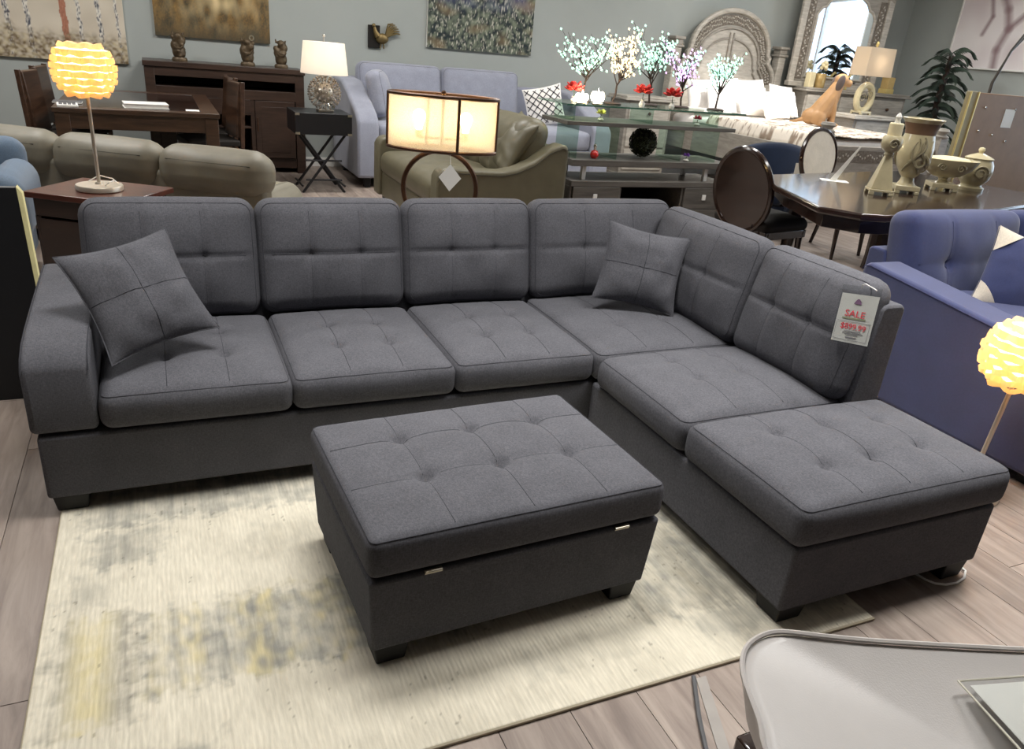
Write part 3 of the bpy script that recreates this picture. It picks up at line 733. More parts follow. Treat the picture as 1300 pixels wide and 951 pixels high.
# carved statues: lumpy figures on the sideboard
plain('carved_bronze', (88, 74, 56), .45, .35, var=.35, nscale=30)
def statue(label, x, h, seed, w):
    rnd = random.Random(seed); t = thing('carved_statue', label, 'statue', (x, 6.42, SH), 0, 'carved statues on the sideboard')
    MB().lathe([(w*.5, 0), (w*.52, .015), (w*.46, .03), (w*.44, .035), (0, .035)], 14, sy=.75).build('plinth', 'carved_bronze', t)
    b = MB(); b.ball((0, 0, .08), (w*.46, w*.36, .07)); b.ball((-.02, 0, .14), (w*.4, w*.32, .06)); b.ball((.02, -.01, h*.68), (w*.36, w*.3, h*.17)); b.ball((0, -.02, h*.85), (w*.26, w*.28, h*.12))
    for k in range(16): a = rnd.uniform(0, 2*PI); z = rnd.uniform(.05, h*.85); r = w*.38; b.ball((r*math.cos(a), r*.75*math.sin(a), z), rnd.uniform(.014, .03), 8, 6)
    b.tube([(-.04, .0, h*.85), (-.055, 0, h*.97), (-.03, -.01, h*1.02)], [.014, .01, .004], 6); b.tube([(.04, 0, h*.85), (.05, 0, h*.95), (.07, -.01, h*.99)], [.014, .01, .004], 6)
    b.build('figure', 'carved_bronze', t, remesh=.009)
    e = MB(); e.tube([(-.045, -w*.3, h*.5), (-.02, -w*.38, h*.42), (.02, -w*.38, h*.44), (.045, -w*.3, h*.55)], .011, 6); e.build('arms', 'carved_bronze', t)
    return t
statue('carved bronze statue at the sideboard end near the birch painting', .66, .27, 1, .14)
statue('carved bronze statue with a golden ring on top, middle one on the sideboard', 1.30, .26, 2, .14)
MB().tube([(.045+.019*math.cos(a*PI/8), -.02, .262+.022*math.sin(a*PI/8)) for a in range(16)], .007, 6, closed=True).build('ring', 'hinge_metal', [o for o in bpy.data.objects if o.name.startswith('carved_statue')][-1])
statue('carved bronze statue on the sideboard nearest the white drum lamp', 1.63, .275, 3, .135)

# ------------------------------------------------------------------ wall paintings
vcol('canvas_print', .75, .1, (1,1,1), 300)
def canvas(label, x0, x1, z0, z1, colf, nx=150, ny=100, y=None):
    y = Y1-.034 if y is None else y
    t = thing('canvas_painting', label, 'painting', (x0, y, z0), 0, 'paintings on the back wall')
    print_grid('picture', 'canvas_print', nx, ny, lambda u, v: (u*(x1-x0), 0, v*(z1-z0)), colf, None, t)
    B('stretcher', 'paper', t, 0, .0015, 0, x1-x0, .033, z1-z0, .001)
    return t
def birch(u, v):
    n = vnoise(u, v, 6, 11); c = mixc(s2l((218,208,190)), s2l((196,184,166)), .4+.6*n)
    if abs(v-.62) < .01: c = mixc(c, s2l((150,150,140)), .4)
    x = u
    for k, (tx, w, red) in enumerate([(.03,.018,0), (.15,.018,0), (.29,.017,0), (.545,.022,1), (.655,.014,0), (.80,.016,0), (.93,.01,0)]):
        d = abs(x-tx-.03*(1-v)+.004*math.sin(v*40+k))
        if d < w:
            q = vnoise(u*3, v, 40, k+20)
            c = (mixc(s2l((184,128,104)), s2l((156,104,84)), q+.5) if red else mixc(s2l((226,220,208)), s2l((82,84,94)), .45+1.4*q))
    hh = .30+.12*vnoise(u, 0, 9, 30)
    if v < hh:
        q = vnoise(u, v, 26, 31); e = min(1, (hh-v)/.12)
        c = mixc(c, mixc(s2l((110,92,66)), s2l((196,182,150)), .35+1.3*q), e*(.45+.8*vnoise(u, v, 40, 33)+.3))
    return c
canvas('canvas painting of white birch trunks with one red trunk', -.98, .195, .955, 1.92, birch, 190, 150)
def gold(u, v):
    q = vnoise(u*1.6, v*.5, 7, 41)*.5+vnoise(u*2.4, v*.6, 17, 42)*.35+vnoise(u*3, v*1.2, 34, 44)*.45; e = max(0, 1-abs(u-.55)*1.6)*min(1, v*1.8)
    c = mixc(s2l((74,68,52)), s2l((150,116,66)), .4+.9*q); c = mixc(c, s2l((218,196,150)), max(0, e*(.4+1.1*vnoise(u*1.6, v*.6, 9, 43))))
    return mixc(c, s2l((70,66,54)), max(0, 1-v*3.2)*.75)
canvas('dark gold abstract landscape painting above the sideboard', .462, 1.56, 1.245, 1.95, gold)
def city(u, v):
    q = vnoise(u*2.2, v, 15, 51); r = vnoise(u*7, v, 22, 52); s = vnoise(u, v, 5, 53)
    c = mixc(s2l((40,50,52)), s2l((120,128,110)), .4+1.2*q); c = mixc(c, s2l((210,206,190)), max(0, r*2.4-.55)); c = mixc(c, s2l((150,128,96)), max(0, s*1.6-.35)*.7)
    return mixc(c, s2l((88,92,140)), max(0, (v-.5)*1.8)*max(0, .5+1.5*vnoise(u, v, 7, 54)))
canvas('dark abstract city painting above the blue grey sofa', 3.27, 4.57, 1.345, 2.1, city)
# rooster wall plaque
ro_ = thing('wall_ornament', 'metal rooster ornament with curled tail on the back wall', 'ornament', (2.72, Y1-.03, 1.29))
plain('brass_dark', (130, 112, 76), .4, .8)
B('plaque', 'interior_dark', ro_, -.12, 0, 0, .01, .025, .23, .004)
b = MB(); b.ball((.03, -.02, .10), (.07, .025, .055)); b.tube([(-.02,-.02,.12),(-.05,-.02,.17),(-.06,-.02,.21)], [.035,.022,.016], 8); b.ball((-.065,-.02,.225), .022, 8, 6); b.build('body', 'brass_dark', ro_)
b = MB()
for k in range(6):
    a = .35+k*.2; b.tube([(.07,-.02,.12), (.07+.07*math.cos(a), -.02, .12+.08*math.sin(a)), (.07+.13*math.cos(a*1.02), -.02, .12+.13*math.sin(a)), (.07+.17*math.cos(a*.8), -.02, .11+.16*math.sin(a*.9))], [.014,.013,.01,.005], 6)
b.build('tail', 'brass_dark', ro_)
b = MB().cyl((.02,-.02,.06), (.01,-.02,0), .007, n=6).cyl((.045,-.02,.06), (.05,-.02,0), .007, n=6); b.build('legs', 'brass_dark', ro_)

# ------------------------------------------------------------------ black folding tray table with crystal lamp
ct = thing('folding_table', 'black campaign side table with crossed legs under the crystal lamp', 'side table', (1.81, 5.35, 0))
CT = .725
B('box', 'black_wood', ct, -.26, -.25, CT-.19, .26, .25, CT, .004)
for x in (-.26, .22):
    for z in (CT-.19, CT-.022): B('corner_bracket', 'hinge_metal', ct, x, -.254, z+.0, x+.04, -.2495, z+.02, 0)
for y in (-.2, .2):
    for s in (-1, 1): MB().tube([(s*.2, y+.012*s, 0), (-s*.2, y+.012*s, CT-.19)], .013, 6).build('leg', 'black_wood', ct)
for x in (-.2, .2): MB().cyl((x, -.2, .06), (x, .2, .06), .01, n=8).build('stretcher', 'black_wood', ct)
for z in (.12, .30): MB().cyl((-.17, -.21, z), (.17, -.21, z), .009, n=8).build('stretcher', 'black_wood', ct)
cl = thing('crystal_lamp', 'table lamp with white drum shade on a crystal ball base', 'lamp', (1.86, 5.32, CT))
plain('crystal', (214, 206, 196), .12, .75, var=.3, nscale=60)
B('foot', 'brushed_steel', cl, -.07, -.07, 0, .07, .07, .02, .003)
MB().ball((0, 0, .165), .095, 16, 12).build('core', 'brushed_steel', cl)
b = MB(); rnd = random.Random(5)
for k in range(150):
    z = 1-2*(k+.5)/150; a = k*2.39996; r = math.sqrt(1-z*z); d = Vector((r*math.cos(a), r*math.sin(a), z)); c = Vector((0,0,.165))
    b.cyl(c+d*.08, c+d*.142, .002, n=4); b.ball(c+d*.148, .0115, 6, 4)
b.build('crystal_beads', 'crystal', cl)['kind'] = 'stuff'
MB().cyl((0,0,.29), (0,0,.66), .007, n=8).build('pole', 'brushed_steel', cl)
shade_cloth('white_shade', (250, 246, 240))
MB().lathe([(.215, .33), (.185, .60)], 36).build('shade', 'white_shade', cl, solid=.003)
MB().ball((0,0,.655), .014, 10, 8).build('finial', 'brushed_steel', cl)
glow('soft_bulb', (255, 238, 214), 12); MB().ball((0,0,.46), .03, 10, 8).build('bulb', 'soft_bulb', cl); point(cl, (0,0,.47), 2.0, (1, .93, .84), .04)

# ------------------------------------------------------------------ blue grey sofa along the back wall
bs = thing('grey_sofa', 'pale blue grey fabric sofa along the back wall under the city painting', 'sofa', (2.24, 5.36, 0))
BG = 'blue_grey_fabric'; LN = 2.75
B('base', BG, bs, .0, .05, .1, LN, 1.2, .42, .03, seg=4)
MB().prism([(0,.1),(0,.62),(.02,.66),(.1,.72),(.5,.9),(.75,.98),(1.2,1.0),(1.2,.1)], -.06, .16, 'yz').build('arm', BG, bs, bevel=.03, seg=4)
MB().prism([(0,.1),(0,.62),(.02,.66),(.1,.72),(.5,.9),(.75,.98),(1.2,1.0),(1.2,.1)], LN-.16, LN+.06, 'yz').build('arm', BG, bs, bevel=.03, seg=4)
B('back_frame', BG, bs, .1, 1.02, .3, LN-.1, 1.2, 1.0, .03, seg=4)
for k in range(2): soft('seat_cushion', BG, bs, 1.2, .8, .2, (.17+.605+1.21*k, .46, .42), crown=.03, r=.05, n=20, seed=60+k)
for k in range(3): soft('back_cushion', BG, bs, .93, .60, .2, (.02+.60+.94*k, 1.06, .84), (TH+.05, 0, 0), seam='seam_thread', crown=.04, r=.07, n=20, seed=63+k) if k < 2 else None
soft('side_cushion', BG, bs, .46, .44, .16, (.20, .55, .86), (TH, 0, PI/2-.35), seam='seam_thread', crown=.06, r=.06, n=16, seed=66)
for x in (.06, LN-.06):
    for y in (.1, 1.1): leg(bs, x, y, .11, .07)

lp = pillow('throw_pillow', 'white_linen', .44, .44, .15, None, False, seed=22)
frame_from(lp, (4.42, 5.86, .84), (.9, -.35, .25), (-.2, .3, .9)); tag(lp, 'white throw pillow with dark lattice pattern on the blue grey sofa', 'pillow')
lb = MB()
for i in range(-4, 5):
    for s_ in (-1, 1):
        pts = []
        for k in range(25):
            u = -.92+1.84*k/24; v = s_*u+i*.4
            if abs(v) < .93:
                bb = max(0, 1-abs(u)**2.4)*max(0, 1-abs(v)**2.4); pts.append((u*.22*(1-.07*(1-v*v)), -.075*bb**.62-.004, v*.22*(1-.07*(1-u*u))))
        if len(pts) > 2: lb.tube(pts, .005, 4)
lb.build('lattice_print', 'seam_thread', lp)
# ------------------------------------------------------------------ curved olive leather loveseat facing left
lv = thing('leather_loveseat', 'curved olive green leather loveseat with sweeping arms behind the ring lamp', 'loveseat', (2.2, 2.95, 0))
LO = 'olive_leather_2'
B('base', LO, lv, .04, .12, .06, 1.0, 1.72, .30, .03, seg=4)
pa = [(0,.08),(0,.53),(.03,.585),(.08,.60),(.3,.585),(.5,.58),(.62,.60),(.76,.66),(.88,.75),(.98,.79),(1.03,.775),(1.04,.72),(1.04,.08)]
def swept_arm(y0, y1):
    return MB().prism(pa, -y1, -y0, 'xz').build('arm', LO, lv, bevel=.035, seg=4)
a_ = swept_arm(0, .17); swept_arm(1.68, 1.85)
MB().tube([(x, -.0025, z-.03) for (x, z) in pa[1:-1]], .0022, 5).build('seam', 'olive_seam', a_)
soft('seat_cushion', LO, lv, .74, 1.5, .2, (.38, .925, .28), crown=.05, r=.07, n=16, seed=70, wr=.01)
B('back_frame', LO, lv, .80, .16, .2, 1.03, 1.70, .76, .06, seg=4)
for k in range(2):
    soft('back_cushion', LO, lv, .76, .52, .24, (.93, .54+.77*k, .66), (TH+.02, 0, -PI/2), seam='olive_seam', pipe=False, sy=(.06,), crown=.07, r=.1, n=26, seed=72+k, wr=.028, tufts=[(-.1, -.12), (.15, -.1)], tdepth=.03, tsig=.05)
o = pillow('throw_pillow', LO, .5, .46, .2, None, False, seed=8, wr=.03); frame_from(o, (2.93, 3.32, .745), (.12, .9, .1), (.5, 0, .86)); tag(o, 'slouched olive leather pillow resting on the loveseat arm', 'pillow')
for x in (.1, .92):
    for y in (.1, 1.74): leg(lv, x, y, .07, .07)

# ------------------------------------------------------------------ ring lamp on a small stand behind the sectional
rl_y = 1.42
rs = thing('lamp_stand', 'small dark side table behind the sectional carrying the ring lamp', 'side table', (1.69, rl_y, 0)); B('top', 'espresso', rs, -.25, -.2, .50, .25, .2, .53, .004); B('apron', 'espresso', rs, -.22, -.17, .43, .22, .17, .5, .003)
for x in (-.23, .19):
    for y in (-.18, .14): B('leg', 'espresso', rs, x, y, 0, x+.04, y+.04, .5, .003)
rl = thing('ring_lamp', 'lamp with oval sheer shade, two glowing bulbs and bronze ring base', 'lamp', (1.69, rl_y, .53), math.radians(-22))
B('foot', 'bronze', rl, -.1, -.06, 0, .1, .06, .025, .004)
RR = .185
MB().tube([(RR*math.cos(a*PI/24), 0, .21+RR*math.sin(a*PI/24)) for a in range(48)], .0125, 8, closed=True).build('ring', 'bronze', rl)
EA, EB, z0, z1 = .268, .13, .405, .655
ell = lambda n, z, s=1: [(EA*s*math.cos(2*PI*k/n), EB*s*math.sin(2*PI*k/n), z) for k in range(n)]
MB().tube(ell(48, z0), .0085, 6, closed=True).build('bottom_rim', 'bronze', rl); MB().tube(ell(48, z1), .0085, 6, closed=True).build('top_rim', 'bronze', rl)
shade_cloth('sheer', (250, 242, 230), .5)
b = MB(); lo, hi = ell(64, z0, .985), ell(64, z1, .985); b.add(lo+hi, [(k, (k+1) % 64, 64+(k+1) % 64, 64+k) for k in range(64)]); b.build('shade', 'sheer', rl, smooth=180)
for a in (-.40*PI, .60*PI, -PI*.98, .02*PI):
    MB().cyl((EA*math.cos(a), EB*math.sin(a), z0), (EA*math.cos(a), EB*math.sin(a), z1), .0075, n=8).build('upright', 'bronze', rl)
MB().cyl((-EA, 0, z1-.003), (EA, 0, z1-.003), .005, n=8).cyl((0, -EB, z1-.003), (0, EB, z1-.003), .005, n=8).build('spider', 'bronze', rl)
MB().cyl((0,0,.39), (0,0,.665), .008, n=8).ball((0,0,.668), .013, 8, 6).build('stem', 'bronze', rl)
MB().cyl((-.12,0,.455), (.12,0,.455), .006, n=8).build('crossbar', 'bronze', rl)
glow('edison_bulb', (255, 216, 140), 40)
for sx in (-.115, .115):
    MB().lathe([(.0, -.05), (.014, -.045), (.02, -.02), (.032, .015), (.028, .035), (.012, .05), (0, .052)], 14, (sx, 0, .535)).build('bulb', 'edison_bulb', rl)
    MB().cyl((sx,0,.455), (sx,0,.49), .015, n=10).build('socket', 'bronze', rl); point(rl, (sx, 0, .535), 1.25, (1, .82, .60), .03)
MB().tube([(.05, -EB*.95, z0), (.055, -EB, z0-.05)], .0015, 5).build('tag_string', 'white_plastic', rl)
MB().hexa([(.055+dx, -EB-.004-(.002 if t else 0), z0-.05+dz) for t in (0, 1) for (dx, dz) in ((0,0),(.055,-.065),(0,-.13),(-.055,-.065))]).build('hang_tag', 'paper', rl, smooth=0)
# ------------------------------------------------------------------ grey TV stand with raised plank, glass console on it
tv = thing('tv_stand', 'grey wood media stand with drawers and a raised plank on white legs', 'tv stand', (3.36, 3.1, 0))
GO = 'grey_oak_dark'; TW, TD = 1.56, .46; TB = .50
B('top', GO, tv, 0, -.01, TB-.045, TW, TD, TB, .003); B('bottom', GO, tv, .0, .0, .06, TW, TD, .09, .003)
for x in (.03, TW-.09):
    for y in (.03, TD-.09): B('foot', 'black_leg', tv, x, y, 0, x+.06, y+.06, .062, .003)
for x in (0, .46, TW-.48, TW-.02): B('upright_panel', GO, tv, x, .005, .09, x+.02, TD, TB-.045, .002)
B('back_panel', 'interior_dark', tv, .02, TD-.02, .09, TW-.02, TD-.005, TB-.045, 0); B('shelf', GO, tv, .48, .02, .25, TW-.48, TD-.02, .27, .002)
for x0 in (.02, TW-.46):
    for (za, zb) in ((.095, .27), (.275, .452)):
        d = B('drawer', GO, tv, x0+.004, -.012, za, x0+.436, .008, zb, .003); B('handle', 'white_metal', d, x0+.19, -.022, zb-.10, x0+.225, -.0115, zb-.055, .002)
for x in (.12, TW-.24): B('riser', 'white_metal', tv, x, .05, TB, x+.035, .085, TB+.11, .002); B('riser', 'white_metal', tv, x, TD-.1, TB, x+.035, TD-.065, TB+.11, .002)
PT = TB+.16
B('plank_top', GO, tv, .0, .01, TB+.11, TW+.0, TD+.02, PT, .003)
gc = thing('glass_console', 'glass panelled console with grey shelf standing on the media stand', 'console', (3.31, 3.13, PT))
for x in (.10, .47, 1.10, 1.46):
    B('glass_panel', 'clear_glass', gc, x, .04, 0, x+.01, .40, .255, 0)
MB().box(-.02, 0, .255, 1.60, .46, .285).build('shelf', GO, gc, bevel=.003)
for x in (.06, .78, 1.44): B('glass_panel', 'clear_glass', gc, x, .06, .285, x+.01, .40, .398, 0)
B('glass_top', 'clear_glass', gc, -.05, -.02, .398, 1.66, .5, .41, 0)
MB().box(-.05, -.0225, .3985, 1.66, -.0201, .4095).box(1.6601, -.02, .3985, 1.6625, .5, .4095).build('glass_top_edge', 'glass_edge', gc, smooth=0)
GT = PT+.41
# light-up blossom trees
plain('bark', (58, 46, 40), .8)
glow('led_green', (190, 238, 216), 1.35); glow('led_cream', (255, 236, 196), 1.5); glow('led_violet', (220, 184, 234), 1.3)
def led_tree(label, x, y, h, w, led, seed, bend=0.0, led2=None, z=None):
    rnd = random.Random(seed); t = thing('blossom_tree', label, 'tree', (x, y, GT+.001 if z is None else z), 0, 'light-up blossom trees on the glass console')
    MB().lathe([(0,0),(.07,0),(.075,.006),(.06,.014),(.012,.018),(0,.018)], 16).build('base', 'bark', t)
    b = MB(); tips = []
    tk = [(0,0,.01), (bend*.3,0,h*.14), (bend*.2+.01,.005,h*.24), (bend,0,h*.38)]; b.tube(tk, [.009,.008,.0075,.006], 7)
    for k in range(12):
        a = 2*PI*k/12+rnd.uniform(-.3,.3); s = Vector(tk[2]).lerp(Vector(tk[3]), rnd.random())
        e = s+Vector((math.cos(a)*w*rnd.uniform(.55,1), math.sin(a)*w*.7*rnd.uniform(.5,1), h*rnd.uniform(.12,.6)))
        mid = s.lerp(e, .5)+Vector((0,0,-.01+rnd.uniform(0,.04))); b.tube([s, mid, e], [.005,.0035,.002], 5); tips += [mid.lerp(e, q) for q in (.2,.5,.8,1)]
        for j in range(7):
            m0 = mid.lerp(e, rnd.uniform(-.3,.9)); f = m0+Vector((rnd.uniform(-1,1)*w*.4, rnd.uniform(-1,1)*w*.3, rnd.uniform(-.03,.13)*h*2))
            if f.z > h: f.z = h-rnd.uniform(0,.05)
            if f.z < h*.3: f.z = h*.3+rnd.uniform(0,.04)
            b.tube([m0, f], [.0025,.0012], 4); tips += [f, m0.lerp(f,.7), m0.lerp(f,.35)]
    b.build('trunk', 'bark', t)
    g = MB(); g2 = MB()
    for p in tips:
        q = Vector(p)+Vector((rnd.uniform(-.012,.012), rnd.uniform(-.012,.012), rnd.uniform(-.008,.012)))
        tgt = g2 if (led2 and rnd.random() < .35) else g
        if rnd.random() < .28: continue
        tgt.ball(q, .0072, 6, 4)
        for k in range(4): a = PI/2*k+.4; tgt.ball(q+Vector((math.cos(a)*.0075, math.sin(a)*.003, math.sin(a)*.0075)), .004, 5, 3)
    g.build('blossoms', led, t)['kind'] = 'stuff'
    if led2: g2.build('blossoms', led2, t)['kind'] = 'stuff'
    return t
led_tree('green light-up blossom tree above the red flower, beside the cream lit one', 3.56, 3.44, .60, .24, 'led_green', 1, .03)
led_tree('cream light-up blossom tree between two green ones', 3.80, 3.36, .58, .19, 'led_cream', 2, .07)
led_tree('green light-up blossom tree mingled with the violet tree', 4.22, 3.46, .62, .20, 'led_green', 3, -.04)
led_tree('violet light-up blossom tree leaning towards the headboard', 4.50, 3.40, .52, .19, 'led_violet', 4, -.03, 'led_green')
led_tree('round green light-up tree in front of the white bed pillows', 4.82, 3.34, .50, .165, 'led_green', 5, .01)
# glowing candle cluster and red flowers
plain('petal_red', (196, 50, 44), .6); plain('petal_yellow', (226, 222, 110), .6); plain('petal_violet', (120, 70, 170), .6); plain('leaf_green', (60, 84, 44), .6); plain('petal_pink', (190, 60, 84), .55)
plain('ceramic_white', (226, 224, 216), .3)
glow('candle_glow', (255, 240, 205), 26)
def flower(label, x, y, z, r, mat, n=9, vase=True, seed=0, vh=.05):
    rnd = random.Random(seed); t = thing('artificial_flower', label, 'flower', (x, y, z), 0, 'artificial flowers on the glass console')
    if vase: MB().lathe([(0,0),(.02,0),(.026,vh*.4),(.014,vh*.8),(.02,vh),(.016,vh),(.01,vh*.8),(0,vh*.7)], 14).build('vase', 'ceramic_white', t)
    MB().cyl((0,0,vh*.75 if vase else .001), (0,0,vh+r*.5), .003, n=6).build('stem', 'leaf_green', t)
    for k in range(n):
        a = k*2.4; el = .2+.9*(k/n); d = Vector((math.cos(a)*math.cos(el), math.sin(a)*math.cos(el), math.sin(el))); c = Vector((0,0,vh+r*.5))
        MB().ball(c+d*r*.62, (r*.42, r*.30, r*.12), 8, 5, d.to_track_quat('X','Z').to_matrix()).build('petal', mat, t)
    return t
flower('red artificial bloom beside the glowing lamp cluster on the glass top', 3.42, 3.32, GT+.001, .085, 'petal_red', 14, True, 1, .04)
flower('red artificial bloom under the cream lit blossom tree', 3.98, 3.2, GT+.001, .085, 'petal_red', 14, True, 2, .06)
flower('red artificial bloom in front of the green and violet blossom trees', 4.28, 3.22, GT+.001, .085, 'petal_red', 14, True, 3, .05)
SHZ = PT+.286
flower('yellow flower on the grey shelf between the glass panels', 3.64, 3.24, SHZ, .045, 'petal_yellow', 10, True, 4, .03)
flower('pink red rose on the grey shelf near the violet tree', 4.58, 3.24, SHZ, .042, 'petal_pink', 10, True, 5, .03)
flower('small violet flower beside the topiary ball on the plank', 4.50, 3.2, PT+.001, .035, 'petal_violet', 9, True, 6, .02)
oa = thing('red_ornament', 'small red glass ornament with clear stopper on the raised plank', 'ornament', (3.60, 3.2, PT+.001)); plain('red_glass', (200, 40, 36), .12, coat=.6)
MB().lathe([(0,0),(.02,.002),(.034,.02),(.036,.035),(.026,.058),(.012,.066),(0,.066)], 18).build('body', 'red_glass', oa); MB().lathe([(.008,.066),(.01,.08),(.016,.095),(.01,.112),(0,.114)], 12).build('stopper', 'crystal', oa)
for k, (x, y, n) in enumerate([(3.43, 3.2, 3), (3.58, 3.22, 5)]):
    t = thing('lotus_lamp', ['small lit candle cup beside the red bloom on the glass top', 'bright lotus shaped candle lamp under the green blossom tree'][k], 'lamp', (x, y, GT+.001))
    MB().lathe([(0,0),(.04,0),(.045,.008),(.02,.014),(.012,.03),(0,.03)], 16).build('foot', 'brushed_steel', t)
    for i in range(n+2):
        a = 2*PI*i/(n+2); MB().ball((math.cos(a)*.034, math.sin(a)*.034, .045+.012*k), (.022, .014, .030+.008*k), 8, 6, Matrix.Rotation(a, 3, 'Z')).build('petal', 'candle_glow', t)
    MB().lathe([(.012,.03),(.014,.06),(.006,.085),(0,.10+.02*k)], 10).build('flame', 'candle_glow', t); point(t, (0,-.02,.14), 1.2+1.5*k, (1,.9,.72), .02)
# topiary ball
tp = thing('topiary_ball', 'dark green leafy topiary ball on the raised plank under the shelf', 'plant', (4.13, 3.33, PT)); plain('topiary_leaf', (44, 54, 30), .6, var=.5, nscale=40)
MB().ball((0,0,.126), .104, 16, 12).build('core', 'interior_dark', tp); b = MB(); rnd = random.Random(9)
for k in range(900):
    z = 1-2*(k+.5)/900; a = k*2.39996; r = math.sqrt(1-z*z); d = Vector((r*math.cos(a), r*math.sin(a), z)); c = Vector((0,0,.126))+d*rnd.uniform(.102,.114)
    t1 = d.orthogonal().normalized(); t1 = Matrix.Rotation(rnd.uniform(0,6.28),3,d) @ t1; t2 = d.cross(t1); tip = c+d*.010
    b.add([c-t1*.010, c+t2*.006, c+t1*.010+d*.006, tip-t2*.006], [(0,1,2,3)])
b.build('leaves', 'topiary_leaf', tp, smooth=0)['kind'] = 'stuff'

# ------------------------------------------------------------------ espresso dining table with clipped corners
D2 = .76
da = thing('dining_table', 'glossy dark dining table with clipped corners carrying cream ceramic vases', 'table', (4.9, 1.45, 0), math.radians(10.5))
def loc2(x, y):
    dx, dy = x-4.9, y-1.45; a = math.radians(-10.5); return (dx*math.cos(a)-dy*math.sin(a), dx*math.sin(a)+dy*math.cos(a))
out = [loc2(*p) for p in [(3.735,.90),(3.86,.70),(3.99,.655),(4.55,.71),(5.25,.84),(5.75,.97),(6.1,1.12),(6.22,1.42),(6.12,1.95),(5.95,2.28),(5.4,2.18),(4.8,2.06),(4.25,1.95),(3.98,1.53)]]
MB().prism(out, D2-.04, D2).build('top', 'espresso', da, bevel=.012, seg=3)
MB().prism([(p[0]*.9, p[1]*.88) for p in out], D2-.13, D2-.04).build('apron', 'espresso', da, bevel=.004)
for (x, y) in [(-.62,-.42), (.78,-.38), (-.36,.42), (.8,.45)]:
    MB().tube([(x*.98, y*.98, D2-.06), (x, y, .45), (x*1.03, y*1.05, .12), (x*1.08, y*1.1, 0)], [.055,.048,.036,.045], 8).build('leg', 'espresso', da)
def oval_chair(label, loc, rz, wood_, cloth, w=.235, h=.27, zc=None):
    t = thing('oval_back_chair', label, 'chair', loc, rz, 'oval back dining chairs')
    soft('seat', cloth, t, .48, .46, .09, (0, 0, .41), crown=.03, r=.04, n=12)
    zc = .50+.03+h if zc is None else zc
    ring = [(w*math.cos(2*PI*k/36), .22+.07*(h*math.sin(2*PI*k/36)+h)/(2*h), zc+h*math.sin(2*PI*k/36)) for k in range(36)]
    MB().tube(ring, .02, 8, closed=True).build('back_frame', wood_, t)
    b = MB(); n = 36; b.v = [(p[0]*.94, p[1]-.012, zc+(p[2]-zc)*.94) for p in ring]+[(0, .22+.035-.028, zc)]+[(p[0]*.94, p[1]+.014, zc+(p[2]-zc)*.94) for p in ring]+[(0, .255+.012, zc)]
    b.f = [(k, (k+1) % n, n) for k in range(n)]+[((k+1) % n+n+1, k+n+1, 2*n+1) for k in range(n)]+[((k+1) % n, k, k+n+1, (k+1) % n+n+1) for k in range(n)]
    b.build('back_pad', cloth if cloth == 'cream_fabric' else wood_, t, smooth=60)
    for x in (-.2, .2):
        MB().tube([(x, -.2, .43), (x*1.03, -.21, .2), (x*1.05, -.22, 0)], [.024,.02,.014], 8).build('leg', wood_, t)
        MB().tube([(x*.6, .235, zc-h*.8), (x*.85, .2, .46), (x, .21, .25), (x*1.05, .27, 0)], [.02,.022,.02,.015], 8).build('leg', wood_, t)
    frame_top('rail', -.235, .235, -.22, .22, .37, .425, .03).build('seat_rail', wood_, t, bevel=.004)
    return t
oval_chair('dark brown oval back dining chair at the end of the glossy table', (4.26, 1.90, 0), math.radians(100), 'espresso', 'interior_dark', .24, .275, .665)
oval_chair('cream upholstered oval back dining chair beyond the glossy table', (5.70, 2.62, 0), math.radians(12), 'espresso', 'cream_fabric', .25, .235)

# cream ceramic ware on the table
plain('cream_ceramic', (198, 186, 150), .28, coat=.4, var=.1, nscale=14); plain('ceramic_dark', (150, 140, 112), .4); plain('ceramic_brown', (132, 104, 82), .4); plain('candle_wax', (240, 226, 184), .5)  # includes a darker ceramic tone for the scrolls and some relief leaves
def scroll(parent, cx, cz, r, y, s=1, mat='ceramic_dark', turns=1.4, th=.007, fl=1):
    pts = []
    for k in range(24):
        a = k/23*turns*2*PI; q = r*(1-.75*k/23); pts.append((cx+fl*q*math.cos(a), y-.004*k/23, cz+q*math.sin(a)))
    return MB().tube(pts, [th*(1-.5*k/23) for k in range(24)], 6).build('scroll', mat, parent)
def square_foot(parent, w, h, mat='cream_ceramic'):
    b = MB().box(-w,-w,.02,w,w,h)
    for x in (-1, 1):
        for y in (-1, 1): b.box(x*w-(.03 if x > 0 else 0), y*w-(.03 if y > 0 else 0), 0, x*w+(0 if x > 0 else .03), y*w+(0 if y > 0 else .03), .02)
    return b.build('foot', mat, parent, bevel=.003)
RT = math.radians(-35)
va = thing('vase', 'tall cream ceramic vase with scroll relief and brown rim on the dining table', 'vase', (4.90, 1.33, D2), RT)
square_foot(va, .075, .05)
MB().lathe([(.06,.05),(.045,.075),(.04,.10),(.055,.115),(.085,.16),(.105,.22),(.108,.28),(.098,.335),(.09,.37)], 28).build('body', 'cream_ceramic', va)
MB().lathe([(.09,.37),(.095,.40),(.11,.44)], 28).build('rim_band', 'ceramic_brown', va); MB().lathe([(.11,.44),(.128,.465),(.12,.468),(.10,.44),(.085,.38),(0,.37)], 28).build('lip', 'cream_ceramic', va)
scroll(va, .02, .205, .05, -.098, th=.011)
def vr(z):
    pr = [(.115,.055),(.16,.085),(.22,.105),(.28,.108),(.335,.098),(.37,.09)]
    for (a, b) in zip(pr, pr[1:]):
        if a[0] <= z <= b[0]: return a[1]+(b[1]-a[1])*(z-a[0])/(b[0]-a[0])
    return .09
